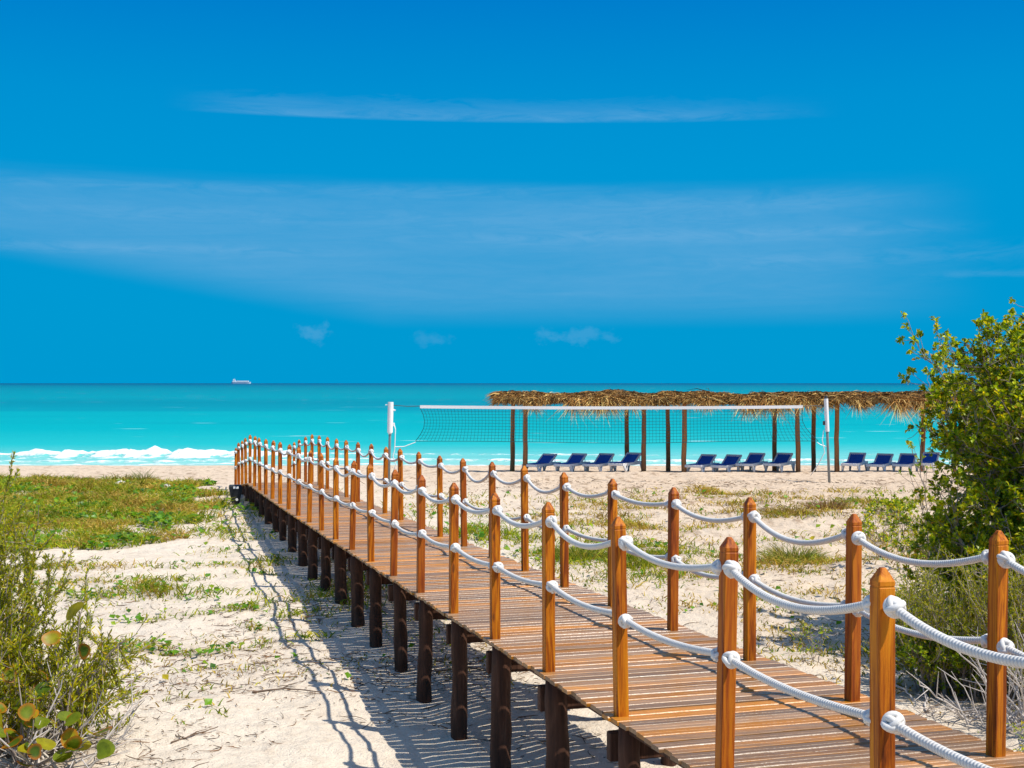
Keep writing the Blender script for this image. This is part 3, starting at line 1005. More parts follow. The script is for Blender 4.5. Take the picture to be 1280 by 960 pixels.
def straw_roof(x0, x1, y0, y1, zr, ze, ori, parent, n):
    """palm thatch: lumpy body under thousands of straws that hang over the eaves"""
    W_, D_ = x1 - x0, y1 - y0
    ym = (y0 + y1) / 2
    us = np.linspace(0, 1, int(W_ / .15)); vs = np.linspace(0, 1, 17)
    U, Vv = np.meshgrid(us, vs, indexing='ij')
    X = x0 + W_ * U; Yy = y0 + D_ * Vv
    top = ze + (zr - ze) * (1 - np.abs(2 * Vv - 1) ** 1.6) + fbm(X / .5, Yy / .5, 201, 3) * .10 + fbm(X / 1.9, Yy / 3, 211, 2) * .16
    P1 = np.stack([X, Yy, top], -1); P2 = np.stack([X, Yy, top - .13 - fbm(X / .3, Yy / .3, 203, 2) * .05], -1)
    a, b = X.shape
    V = np.concatenate([P1.reshape(-1, 3), P2.reshape(-1, 3)]) - np.array(ori)
    F = []
    for i in range(a - 1):
        for j in range(b - 1):
            q = i * b + j; F.append((q, q + b, q + b + 1, q + 1)); q += a * b; F.append((q, q + 1, q + b + 1, q + b))
    for i in range(a - 1):
        for j in (0, b - 1):
            q = i * b + j; F.append((q, q + b, q + b + a * b, q + a * b))
    for j in range(b - 1):
        for i in (0, a - 1):
            q = i * b + j; F.append((q, q + 1, q + 1 + a * b, q + a * b))
    tint = np.tile((.20, .115, .045), (len(V), 1))
    o1 = link('thatch', np_mesh('thatch', V, F, tint), M_STRAW, parent)
    # straws
    u = rng.random(n); v = rng.random(n)
    hang = rng.random(n) < .45
    front = rng.random(n) < .62
    v = np.where(hang, np.where(front, rng.random(n) * .10, 1 - rng.random(n) * .10), v)
    endl = rng.random(n) < .08
    u = np.where(endl, np.where(rng.random(n) < .5, rng.random(n) * .02, 1 - rng.random(n) * .02), u)
    clump = fbm(u * W_ / .55, v * 3, 207, 2)
    X = x0 + W_ * u; Yy = y0 + D_ * v
    Zt = ze + (zr - ze) * (1 - np.abs(2 * v - 1) ** 1.6) + .03 + fbm(X / .5, Yy / .5, 201, 3) * .10 + fbm(X / 1.9, Yy / 3, 211, 2) * .16
    sgn = np.sign(v - .5)
    A = np.stack([rng.normal(size=n) * .55, sgn * (.7 + .4 * rng.random(n)), -.28 + rng.normal(size=n) * .22], -1)
    A[hang, 2] -= .55 + .5 * rng.random(hang.sum())
    A[endl, 0] += np.where(u[endl] < .5, -1.2, 1.2)
    long_ = np.clip(fbm(u * W_ / .42, v * 0 + 5, 213, 2) * 1.6, -.45, .5)
    L = (.24 + .26 * rng.random(n)) * (1 + np.clip(clump, -.4, .7)) * np.where(hang, 1 + long_, 1)
    base = np.array([(.20, .095, .025), (.36, .20, .06), (.60, .40, .14), (.085, .045, .018), (.28, .13, .033)])
    wts = np.where(hang[:, None], [[.15, .3, .4, .05, .1]], [[.28, .22, .10, .22, .18]])
    ci = (rng.random(n)[:, None] > np.cumsum(wts, 1)).sum(1).clip(0, 4)
    tint = base[ci] * (1 + .8 * clump[:, None] + .5 * np.where(hang, long_, 0)[:, None]) * (.8 + .4 * rng.random((n, 1)))
    P = np.stack([X, Yy, Zt], -1) - np.array(ori)
    me2 = blades_mesh('straws', P, A, L, .018 + .022 * rng.random(n), .25 + .3 * rng.random(n), np.clip(tint, .01, .8))
    link('frond_fringe', me2, M_STRAW, parent)
    return o1


def shelter(label, xs_front, xs_back, x0, x1, n):
    yf, yb = 51.0, 53.5
    xm = (x0 + x1) / 2
    ori = (xm, 52.2, float(ground_z(xm, 52.2)))
    e = empty('thatched_shelter', ori)
    tag(e, label, 'shelter', 'palm thatched shelters on the beach')
    for x in xs_front: pole(x, yf, float(ground_z(x, yf)) - .2, 2.12, .095, e, ori)
    for x in xs_back: pole(x, yb, float(ground_z(x, yb)) - .2, 2.12, .095, e, ori)
    for yy in (yf, yb):
        m = MB(); m.tube(np.array([(x0 + .35, yy, 2.05), (xm, yy, 2.075), (x1 - .35, yy, 2.05)]) - np.array(ori), .06, 8)
        m.build('beam', M_POLE, e, smooth=True)
    straw_roof(x0, x1, 50.2, 54.5, 2.36, 2.10, ori, e, n)


shelter('leftmost thatched beach shelter, with its left roof end over open sand', (.53, 5.25), (0.0, 4.80), -.52, 6.15, 10500)
shelter('middle thatched beach shelter, standing behind the right half of the volleyball net', (6.85, 11.42), (6.55, 11.0), 6.28, 12.35, 9500)
shelter('right thatched beach shelter, partly hidden by the tall leafy bush', (12.95, 17.6), (12.62, 17.15), 12.2, 18.6, 9500)


# ------------------------------------------------------------------ sun loungers
def make_lounger():
    root = empty('sun_lounger')
    f = MB()
    zs = .36
    for sx_ in (-1, 1):
        f.box((sx_ * .32, 0, zs - .01), (.06, 1.94, .11), None, .01)
    for yy in (-.95, -.12, .95):
        f.box((0, yy, zs - .01), (.58, .06, .10), None, .01)
    for yy in np.linspace(-.85, -.3, 5): f.box((0, yy, zs - .005), (.585, .035, .03))
    f.build('frame', M_WHITE, root)
    for sx_ in (-1, 1):
        for yy in (-.72, .74):
            m = MB()
            m.tube([(sx_ * .30, yy + .07, zs - .03), (sx_ * .315, yy + .02, .18), (sx_ * .335, yy - .05, 0)], [.052, .046, .042], 8)
            m.tube([(sx_ * .30, yy - .22, zs - .03), (sx_ * .318, yy - .12, .20), (sx_ * .333, yy - .05, .02)], [.042, .038, .034], 8)
            m.build('leg', M_WHITE, root, smooth=True)
    m = MB()
    ys = np.linspace(-.08, .92, 8)
    V = []
    for th in (.012, -.006):
        for yq in ys:
            for xq in np.linspace(-.285, .285, 5):
                V.append((xq, yq, zs + .040 + th - .012 * (1 - (xq / .285) ** 2)))
    F = []
    for lv in (0, 1):
        for i in range(7):
            for j in range(4):
                q = lv * 40 + i * 5 + j; F.append((q, q + 1, q + 6, q + 5))
    m.add(V, F); m.build('seat', M_NAVY, root)
    ca, sa = math.cos(math.radians(40)), math.sin(math.radians(40))
    R = rotx(-math.radians(31))
    hinge = np.array([0, -.14, zs + .03])
    b = MB()
    L = .62
    for sx_ in (-1, 1):
        b.box(hinge + np.array([0, -L / 2, 0]) @ R.T + np.array([sx_ * .30, 0, 0]), (.065, L, .07), R, .008)
    b.box(hinge + np.array([0, -L, 0]) @ R.T, (.665, .065, .075), R, .008)
    for sx_ in (-1, 1):       # prop stays
        b.tube([hinge + np.array([sx_ * .28, -.5, 0]) @ R.T, (sx_ * .28, -.62, zs)], .016, 6)
    bo = b.build('backrest', M_WHITE, root)
    m = MB()
    m.box(hinge + np.array([0, -L / 2 + .01, .0]) @ R.T, (.555, L - .08, .03), R, .006)
    m.build('sling', M_NAVY, bo)
    m = MB()
    zig = [hinge + np.array([xq, -L + .060 + .030 * (q % 2), .022]) @ R.T for q, xq in enumerate(np.linspace(-.24, .24, 13))]
    m.tube(zig, .009, 5)
    m.build('lacing', M_WHITE, bo)
    return root


def copy_tree(o, parent=None):
    c = o.copy(); col.objects.link(c)
    if parent is not None: c.parent = parent
    for ch in [q for q in o.children]: copy_tree(ch, c)
    return c


ORD = ('leftmost', 'second from the left', 'third from the left', 'rightmost')
SH = ('under the left shelter', 'under the middle shelter', 'under the right shelter')
LX = ((1.12, 2.36, 3.47, 4.60), (7.68, 8.70, 9.76, 10.82), (13.78, 14.88, 15.86, 16.74))
proto = make_lounger()
first = True
for g_ in range(3):
    for j in range(4):
        o = proto if first else copy_tree(proto)
        first = False
        x = LX[g_][j] + rng.normal() * .04; y = 51.5 + rng.normal() * .12
        o.location = (x, y, float(ground_z(x, y)) + .01)
        o.rotation_euler = (0, 0, math.radians(150 + rng.normal() * 3))
        tag(o, f'navy and white sun lounger, {ORD[j]} of the four {SH[g_]}', 'sun lounger', 'sun loungers under the shelters')

# ------------------------------------------------------------------ beach volleyball net and its poles
def gzf(x, y): return float(ground_z(x, y))


def vpole(x, y, ztop, label, left):
    z0 = gzf(x, y)
    e = empty('net_pole', (x, y, z0))
    tag(e, label, 'net pole', 'volleyball net poles')
    h = ztop - z0
    lean = .06 if left else -.10
    pt = lambda t: np.array([lean * t * (1 if left else 1), 0, t * h])
    m = MB(); m.tube([pt(-.1), pt(.5), pt(1.0 if not left else .97)], .040, 10); m.build('pole', M_STEEL if not left else M_STEEL, e, smooth=True)
    m = MB()
    if left: m.tube([pt(.62), pt(1.0)], .085, 14); m.tube([pt(.60), pt(.62)], .055, 12)
    else: m.tube([pt(.60), pt(.985)], .062, 12)
    m.build('sleeve', M_WHITE, e, smooth=False)
    def fitting(name, c, size, mat):
        q = MB(); q.box(c, size, None, .006); q.build(name, mat, e)
    if left:
        fitting('hook', pt(.90) + np.array([.10, 0, 0]), (.09, .05, .05), M_WHITE)
        fitting('winch', pt(.72) + np.array([.10, 0, 0]), (.07, .06, .10), M_WHITE)
        fitting('crank', pt(.965) + np.array([-.10, 0, 0]), (.12, .03, .03), M_WHITE)
    else:
        fitting('winch', pt(.70) + np.array([-.09, 0, 0]), (.06, .05, .12), M_DKSTEEL)
        q = MB(); q.tube([pt(.985), pt(1.02)], .045, 8); q.build('cap', M_DKSTEEL, e)
    m = MB()
    if left:
        P = [pt(.72) + np.array([.12, 0, 0]), pt(.66) + np.array([.16, 0, .0]), pt(.40) + np.array([.15, 0, 0]), pt(.33) + np.array([.10, 0, 0]), pt(.22) + np.array([.20, 0, 0]), pt(.05) + np.array([.05, .1, 0])]
    else:
        P = [pt(.62) + np.array([-.10, 0, 0]), pt(.5) + np.array([-.16, 0, 0]), pt(.36) + np.array([-.10, 0, 0]), pt(.22) + np.array([-.30, 0, 0]), pt(.08) + np.array([-.5, .2, 0])]
    m.tube(P, .014, 6); m.build('cord', M_WHITE, e, smooth=True)
    return e


YN = 38.0
vpole(-3.66, YN, 2.19, 'white sleeved volleyball pole at the left end of the net', True)
vpole(9.42, YN, 2.33, 'slim grey and white volleyball pole standing right of the net', False)
nt = empty('volleyball_net', (3.0, YN, gzf(3.0, YN)))
tag(nt, 'long black mesh volleyball net with a white top band stretched over the beach', 'volleyball net')
no = np.array([3.0, YN, gzf(3.0, YN)])
xl, xr, zt = -2.73, 8.64, 2.06
ncol = 112; nrow = 11


def net_pt(u, v):
    """u along, v down; the ends are drawn in between the cords"""
    pull = .20 * np.sin(np.pi * np.clip(v, 0, 1)) * (np.exp(-u * 12) - np.exp(-(1 - u) * 12)) + .02 * v * 0
    x = xl + (xr - xl) * u + pull - (.14 * v * np.exp(-u * 10)) + .45 * v * np.exp(-(1 - u) * 14)
    z = zt - .06 - .99 * v + (.035 * (2 * u - 1) ** 2) - .02 + .02 * np.sin(u * 9) * v
    return np.stack([x, np.full(np.shape(x), YN) + .03 * np.sin(u * 14 + v * 2), z], -1)


m = MB()
for k in range(ncol + 1):
    u = np.full(6, k / ncol); v = np.linspace(0, 1, 6)
    m.tube(net_pt(u, v) - no, .005 if 0 < k < ncol else .010, 3, caps=False)
for k in range(nrow):
    v = np.full(40, (k + 1) / nrow if k < nrow - 1 else 1.0); u = np.linspace(0, 1, 40)
    m.tube(net_pt(u, v) - no, .005 if k < nrow - 1 else .009, 3, caps=False)
m.build('mesh_panel', M_NET, nt, fix=False)
m = MB()
us = np.linspace(0, 1, 40)
pt_ = net_pt(us, us * 0) + np.array([0, 0, .035])
for q in range(39):
    a_, b_ = pt_[q] - no, pt_[q + 1] - no
    V = []
    for p_ in (a_, b_):
        for (yy, zz) in ((-.006, -.045), (.006, -.045), (.006, .045), (-.006, .045)): V.append(p_ + np.array([0, yy, zz]))
    m.add(V, [(0, 4, 5, 1), (1, 5, 6, 2), (2, 6, 7, 3), (3, 7, 4, 0)])
m.build('top_band', M_WHITE, nt)
m = MB()
m.tube(np.array([(-3.55, YN, 2.10), (-3.1, YN, 2.06), (-2.73, YN, 2.07)]) - no, .010, 5)
m.tube(np.array([(8.64, YN, 2.07), (9.0, YN, 2.08), (9.35, YN, 2.10)]) - no, .010, 5)
m.build('top_cord', M_DKSTEEL, nt)
m = MB()
m.tube(np.array([(-3.50, YN, .86), (-3.2, YN, .87), (-2.86, YN, 1.0)]) - no, .012, 5)
m.tube(np.array([(9.05, YN, 1.0), (9.15, YN, .93), (9.36, YN, .86)]) - no, .012, 5)
m.build('bottom_cord', M_WHITE, nt)

# ------------------------------------------------------------------ ships on the horizon
sh = empty('cargo_ship', (-1990, 9400, SEA_Z))
tag(sh, 'long pale ship far out on the horizon', 'ship')
m = MB()
sec = []
for (xq, wq) in ((-70, .55), (-60, .9), (-20, 1), (45, 1), (62, .8), (72, .12)):
    sec.append([(xq, -11 * wq, 13), (xq, 11 * wq, 13), (xq, 9 * wq, -2), (xq, -9 * wq, -2)])
V = np.array(sec).reshape(-1, 3); F = []
for q in range(5):
    for e in range(4): F.append((q * 4 + e, q * 4 + (e + 1) % 4, q * 4 + 4 + (e + 1) % 4, q * 4 + 4 + e))
F += [(0, 1, 2, 3), (20, 23, 22, 21)]
m.add(V, F); m.build('hull', M_SHIPDARK, sh)
m = MB()
for (xq, wq, zq, hq) in ((-52, 22, 13, 7), (-50, 16, 20, 7), (-48, 10, 27, 4)): m.box((xq, 0, zq + hq / 2 + .02), (wq, 16, hq), None, .4)
m.build('bridge', M_SHIP, sh)
m = MB()
for xq in np.linspace(-30, 50, 8): m.box((xq, 0, 13.05 + 4.5), (9.4, 18, 9), None, .2)
m.build('cargo', M_SHIP, sh)
m = MB(); m.tube([(-46, 0, 31.1), (-46, 0, 41)], .8, 6); m.tube([(-56, 0, 27), (-56, 0, 35)], [2.2, 1.8], 10); m.build('mast', M_SHIP, sh)
# ------------------------------------------------------------------ shrubs
def rand_dir(n):
    return unit(rng.normal(size=(n, 3)))


def grow(base, n_stems, height, spread, lean=(0, 0, 0), r0=.022, twigs=10, sub=3, base_r=.25, twig_len=.55, wander=.10, h_var=.25, low=.3):
    """returns list of (points, radii) of stems and twigs, and the twig tips with their directions"""
    br = []; tips = []
    for k in range(n_stems):
        a = rng.random() * 6.283; rr = base_r * math.sqrt(rng.random())
        p0 = np.array(base) + np.array([rr * math.cos(a), rr * math.sin(a), 0]); p0[2] = float(ground_z(p0[0], p0[1])) - .05
        H = height * (1 - h_var * rng.random())
        out = np.array([math.cos(a), math.sin(a), 0]) * spread * (rng.random() ** .7) + np.array(lean) * (0.5 + rng.random() * .8)
        n = 11
        t = np.linspace(0, 1, n)[:, None]
        P = p0 + out * (t ** 1.35) + np.array([0, 0, H]) * (t - .10 * t ** 2 * rng.random())
        P[1:] += np.cumsum(rng.normal(size=(n - 1, 3)), 0) * wander * H * .11
        rad = r0 * (.75 + .5 * rng.random()) * (1 - .82 * t[:, 0])
        br.append((P, rad)); tips.append((P[-1], unit(P[-1] - P[-3])))
        for q in range(twigs):
            tt = low + (1 - low) * rng.random()
            i = min(int(tt * (n - 1)), n - 2)
            q0 = P[i] + (P[i + 1] - P[i]) * rng.random()
            d = unit(unit(P[i + 1] - P[i]) * .8 + rand_dir(1)[0] * .9 + np.array([0, 0, .25]))
            L = twig_len * (.5 + .8 * rng.random()) * (1.25 - .55 * tt)
            m_ = 5; t2 = np.linspace(0, 1, m_)[:, None]
            Q = q0 + d * L * t2 + np.array([0, 0, L * .18]) * t2 ** 2
            Q[1:] += np.cumsum(rng.normal(size=(m_ - 1, 3)), 0) * L * .06
            br.append((Q, np.linspace(rad[i] * .6, .0028, m_))); tips.append((Q[-1], unit(Q[-1] - Q[-2])))
            for s_ in range(sub):
                j = 1 + int(rng.random() * (m_ - 2))
                d2 = unit(d * .7 + rand_dir(1)[0] * .9 + np.array([0, 0, .2]))
                L2 = L * (.3 + .35 * rng.random())
                R_ = Q[j] + d2 * L2 * np.linspace(0, 1, 4)[:, None]
                R_[1:] += rng.normal(size=(3, 3)) * L2 * .05
                br.append((R_, np.linspace(.004, .002, 4))); tips.append((R_[-1], d2))
    return br, tips


def branch_mesh(name, br, ori, n_big=7, n_small=4):
    VV = []; FF = []; k = 0
    for P, r in br:
        V_, F_ = tube(P, r, n_big if np.max(r) > .008 else n_small)
        VV.append(V_); FF.append(F_ + k); k += len(V_)
    return np_mesh(name, np.concatenate(VV) - np.array(ori), np.concatenate(FF), smooth=True)


def palette(n, cols, wts, var=.25):
    c = np.array(cols)[rng.choice(len(cols), n, p=np.array(wts) / np.sum(wts))]
    return np.clip(c * (1 + var * rng.normal(size=(n, 1)) * .7), .004, .9)


def rosettes(tips, per, L, Wd, cols, wts, spreadr=.05, keep=1.0, along=None):
    P = []; A = []
    for (p, d) in tips:
        if rng.random() > keep: continue
        k = int(per * (.6 + .8 * rng.random()))
        a = unit(d[None] * .75 + rand_dir(k) * 1.0)
        back = rng.random((k, 1)) * spreadr
        P.append(p[None] - d[None] * back + rng.normal(size=(k, 3)) * .008); A.append(a)
    P = np.concatenate(P); A = np.concatenate(A); n = len(P)
    N = unit(np.array([[0.2, -.15, 1.0]]) + rand_dir(n) * .8)
    Ls = L * (.65 + .6 * rng.random(n)); Ws = Wd * Ls / L * (.85 + .3 * rng.random(n))
    return P, A, N, Ls, Ws, palette(n, cols, wts)


GREEN = [(.16, .25, .007), (.30, .39, .008), (.48, .50, .010), (.07, .13, .007), (.62, .50, .012), (.48, .24, .015)]


def shrub(name, label, cat, base, grow_kw, leaf_kw, bark=None, group=None, leafname='foliage'):
    base = (base[0], base[1], gzf(base[0], base[1]))
    e = empty(name, base)
    tag(e, label, cat, group)
    br, tips = grow(base, **grow_kw)
    link('branches', branch_mesh('branches', br, base), bark or M_BARK, e)
    if leaf_kw:
        P, A, N, L, Wd, T = rosettes(tips, **leaf_kw)
        link(leafname, leaves_mesh(leafname, P - np.array(base), A, N, L, Wd, T), M_LEAF, e)
    return e, br, tips


# the tall bush at the right: two stands of thin stems with leaf rosettes
shrub('tall_shrub', 'tall leafy green bush with many thin stems, rising above the horizon at right', 'bush', (6.12, 13.4),
      dict(n_stems=96, height=3.30, spread=1.30, lean=(.10, 0, 0), r0=.019, twigs=18, sub=4, base_r=.70, twig_len=.56, wander=.08, h_var=.30, low=.34),
      dict(per=16, L=.060, Wd=.036, cols=GREEN, wts=[3, 4, 3, 1.2, .8, .25], keep=.93))
shrub('tall_shrub', 'tall dense bush just outside the picture, right of the leaning stems', 'bush', (7.9, 13.6),
      dict(n_stems=50, height=3.65, spread=1.4, lean=(-.45, 0, 0), r0=.020, twigs=15, sub=4, base_r=.65, twig_len=.60, wander=.10, h_var=.35, low=.18),
      dict(per=16, L=.060, Wd=.036, cols=GREEN, wts=[3, 4, 3, 1.2, .6, .2], keep=.95))
# lower bushes in front of it
shrub('low_shrub', 'bright yellow green bush of small leaves in front of the tall bush', 'bush', (5.38, 12.75),
      dict(n_stems=54, height=1.85, spread=.75, r0=.013, twigs=14, sub=3, base_r=.75, twig_len=.40, wander=.15, h_var=.55, low=.12),
      dict(per=14, L=.056, Wd=.034, cols=GREEN, wts=[2, 4, 4.5, .8, 1.5, .3], keep=.95))
shrub('low_shrub', 'round dark green bush low beside the grey dead branches', 'bush', (3.98, 11.35),
      dict(n_stems=30, height=.62, spread=.32, r0=.010, twigs=9, sub=3, base_r=.32, twig_len=.28, wander=.15, h_var=.5, low=.1),
      dict(per=10, L=.045, Wd=.026, cols=GREEN, wts=[4, 4, 1.5, 2.5, .5, .1], keep=.95))
shrub('low_shrub', 'broad low bush with glossy leaves at the right edge, behind the wiry shrub', 'bush', (5.9, 12.0),
      dict(n_stems=50, height=1.8, spread=.8, r0=.014, twigs=12, sub=3, base_r=.8, twig_len=.38, wander=.15, h_var=.5, low=.1),
      dict(per=10, L=.052, Wd=.030, cols=GREEN, wts=[3, 4, 3, 1.5, .8, .2], keep=.95))


shrub('low_shrub', 'thin low scrub on the dune before the right shelter, left of the tall bush', 'bush', (6.5, 20.5),
      dict(n_stems=14, height=.55, spread=.6, r0=.009, twigs=9, sub=2, base_r=.7, twig_len=.34, wander=.2, h_var=.6, low=.15),
      dict(per=8, L=.055, Wd=.034, cols=GREEN, wts=[2, 4, 4, .8, 1.5, .3], keep=.9))


# feathery grey-green shrubs with needle leaves
def needle_shrub(label, base, n_stems, height, spread, lean, needles, base_r=.3, group=None, L=.028, low=.25, cols=None, extra_br=None, twigs=6, wts=None):
    base = (base[0], base[1], gzf(base[0], base[1]))
    e = empty('feathery_shrub', base)
    tag(e, label, 'shrub', group)
    br, tips = grow(base, n_stems, height, spread, lean, r0=.011, twigs=twigs, sub=1, base_r=base_r, twig_len=.42, wander=.10, h_var=.6, low=.15)
    if extra_br: br += extra_br
    link('branches', branch_mesh('branches', br, base), M_BARK, e)
    P = []; A = []
    for (Q, r) in br:
        seg = np.linalg.norm(np.diff(Q, axis=0), axis=1)
        tot = seg.sum()
        k = int(tot * needles * (.5 + rng.random() * .8))
        if k < 1: continue
        t = low + (1 - low) * rng.random(k) if np.max(r) > .007 else rng.random(k)
        c = np.concatenate([[0], np.cumsum(seg)]) / tot
        p_ = np.stack([np.interp(t, c, Q[:, j]) for j in range(3)], -1)
        d = unit(np.stack([np.interp(t, c, np.gradient(Q[:, j])) for j in range(3)], -1))
        P.append(p_); A.append(unit(d * 1.0 + rand_dir(k) * .75))
    P = np.concatenate(P); A = np.concatenate(A); n = len(P)
    T = palette(n, cols or [(.29, .33, .010), (.44, .45, .011), (.15, .19, .009), (.56, .49, .016), (.44, .29, .03)], wts or [4, 4, 3, 2, .6])
    me = leaves_mesh('foliage', P - np.array(base), A, rand_dir(n), L * (.6 + .7 * rng.random(n)), L * .26, T, fold=.1)
    link('foliage', me, M_LEAF, e)
    return e


needle_shrub('olive green feathery shrub behind the right rope rail', (3.98, 11.25), 50, 1.25, .38, (.05, 0, 0), 230, .42, twigs=7)
needle_shrub('wiry feathery shrub between the last right post and the tall bush', (4.75, 10.5), 60, 1.35, .5, (0, 0, 0), 240, .55, twigs=8)

# arching spray for the shrub in the left corner
arch = []
A0 = np.array([-3.34, 9.35, .12])
for k, (ex, ey, ez) in enumerate(((.52, .0, .98), (.44, .1, .86), (.34, -.1, .78))):
    t = np.linspace(0, 1, 10)[:, None]
    Q = A0 + np.array([ex * 1.0, ey, ez]) * t + np.array([0, 0, -.22]) * t ** 3
    arch.append((Q, np.linspace(.015, .005, 10)))
    for q in range(13):
        i = 4 + int(rng.random() * 5)
        d = unit(np.array([.45 * rng.random() - .05, rng.normal() * .3, -.6 - .6 * rng.random()]))
        L_ = .14 + .24 * rng.random()
        R_ = Q[i] + d * L_ * np.linspace(0, 1, 5)[:, None]
        arch.append((R_, np.linspace(.005, .002, 5)))
needle_shrub('tall feathery olive shrub at the lower left edge, its stems above the lawn', (-3.98, 9.5), 58, 2.02, .18, (-.02, 0, 0), 250, .36, L=.036, twigs=7)
needle_shrub('low feathery shrub with an arching spray, over the big round leaves', (-3.55, 9.4), 46, .95, .34, (.06, 0, 0), 130, .40, L=.048, extra_br=arch, twigs=4)


# sea grape sprigs with large round leaves
def sea_grape(label, base, stems, group):
    base = (base[0], base[1], gzf(base[0], base[1]))
    e = empty('sea_grape', base)
    tag(e, label, 'plant', group)
    br = []; lv = []
    for (dx_, dy_, h, k) in stems:
        t = np.linspace(0, 1, 8)[:, None]
        Q = np.array(base) + np.array([dx_, dy_, 0]) * t ** 1.3 + np.array([0, 0, h]) * t
        Q[1:] += np.cumsum(rng.normal(size=(7, 3)), 0) * .008
        br.append((Q, np.linspace(.009, .004, 8)))
        for q in range(k):
            i = 7 - int(q * 6 / max(k, 1) * rng.random() * 1.2)
            lv.append((Q[max(i, 2)], unit(Q[-1] - Q[-3])))
    link('branches', branch_mesh('branches', br, base), M_BARK, e)
    V = []; F = []; T = []; kk = 0
    for (p_, d) in lv:
        a = unit(np.array([rng.normal(), rng.normal(), .15 + .35 * rng.random()]))
        nrm = unit(np.array([.3, -.55, .8]) + rng.normal(size=3) * .55)
        S = unit(np.cross(a, nrm)); nrm = np.cross(S, a)
        R_ = .048 + .028 * rng.random()
        c0 = p_ + a * (R_ * 1.15)
        m_ = 14
        u = rng.random()
        tint = np.array((.15, .20, .010)) if u < .5 else (np.array((.30, .28, .012)) if u < .72 else np.array((.07, .125, .010)))
        red = np.array((.62, .13, .012)) if rng.random() < .4 else tint
        V.append(c0 - nrm * .006); T.append(tint * 1.25)
        ring = []
        for lv_, rr in ((0, .55), (1, 1.0)):
            for q in range(m_):
                th = q * 6.2832 / m_
                w_ = rr * R_ * (1 + .05 * math.sin(3 * th + u * 9))
                notch = 1 - .22 * rr * math.exp(-((math.pi - th) / .35) ** 2)
                V.append(c0 + (a * math.cos(th) * w_ + S * math.sin(th) * w_ * 1.08) * notch + nrm * (rr ** 2 * R_ * .20 * math.sin(th) ** 2 + rng.normal() * .0015))
                T.append((tint if rr < .9 else tint * .4 + red * .6) * (.85 + .3 * rng.random()))
        for q in range(m_):
            F.append((kk, kk + 1 + q, kk + 1 + (q + 1) % m_, kk))
            F.append((kk + 1 + q, kk + 1 + m_ + q, kk + 1 + m_ + (q + 1) % m_, kk + 1 + (q + 1) % m_))
        kk += 1 + 2 * m_
    me = bpy.data.meshes.new('foliage')
    me.from_pydata((np.array(V) - np.array(base)).tolist(), [], [f[:3] if f[0] == f[3] else f for f in F])
    at_ = me.color_attributes.new('tint', 'FLOAT_COLOR', 'POINT')
    tt = np.ones((len(V), 4), np.float32); tt[:, :3] = np.array(T); at_.data.foreach_set('color', tt.ravel())
    me.polygons.foreach_set('use_smooth', np.ones(len(me.polygons), bool))
    link('foliage', me, M_LEAF, e)
    return e


sea_grape('sea grape seedling with large round leaves at the lower left corner', (-3.35, 8.75),
          [(.10, -.05, .42, 4), (.62, .05, .30, 3), (.55, -.12, .18, 3), (.30, 0, .36, 4), (.42, -.05, .22, 4), (-.20, .0, .50, 4), (-.05, -.1, .34, 4), (-.35, 0, .48, 5), (-.30, -.1, .26, 4), (.20, -.1, .20, 4), (-.1, .15, .62, 3), (.05, .15, .52, 3)], 'sea grape plants')
sea_grape('slim sea grape sprig with two round leaves above the low feathery shrub', (-3.2, 9.2), [(.06, .03, 1.02, 2), (-.10, .05, .72, 1), (-.16, -.05, .55, 2)], 'sea grape plants')


# bare dead branches
def dead_branches(label, base, n, L, up, base_r, group='dead branches'):
    base = (base[0], base[1], gzf(base[0], base[1]))
    e = None
    br = []
    for k in range(n):
        a = rng.random() * 6.283
        p0 = np.array(base) + np.array([math.cos(a), math.sin(a), 0]) * base_r * rng.random() + np.array([0, 0, .01])
        d = unit(np.array([rng.normal() * .8, rng.normal() * .6, up * rng.random()]))
        l_ = L * (.5 + .7 * rng.random())
        t = np.linspace(0, 1, 8)[:, None]
        Q = p0 + d * l_ * t
        Q[1:] += np.cumsum(rng.normal(size=(7, 3)), 0) * l_ * .022
        Q[:, 2] = np.maximum(Q[:, 2], base[2] + .012)
        br.append((Q, np.linspace(.0095, .003, 8) * (.6 + .7 * rng.random())))
        for q in range(3):
            i = 2 + int(rng.random() * 5)
            d2 = unit(d + rand_dir(1)[0] * .7)
            R_ = Q[i] + d2 * l_ * .35 * np.linspace(0, 1, 4)[:, None]
            R_[:, 2] = np.maximum(R_[:, 2], base[2] + .012)
            br.append((R_, np.linspace(.005, .002, 4)))
    o = link('dead_branches', branch_mesh('dead_branches', br, base), M_DRY, None, base)
    tag(o, label, 'dead branches', group)
    return o


dead_branches('pale grey dead branches sticking up behind the right end post', (3.98, 10.0), 34, .85, 2.0, .42)
dead_branches('dead twigs piled on the sand under the feathery shrub', (3.65, 10.55), 26, .45, .2, .4)
dead_branches('pale dead sticks tangled under the round sea grape leaves', (-3.45, 8.95), 60, .60, .9, .55)

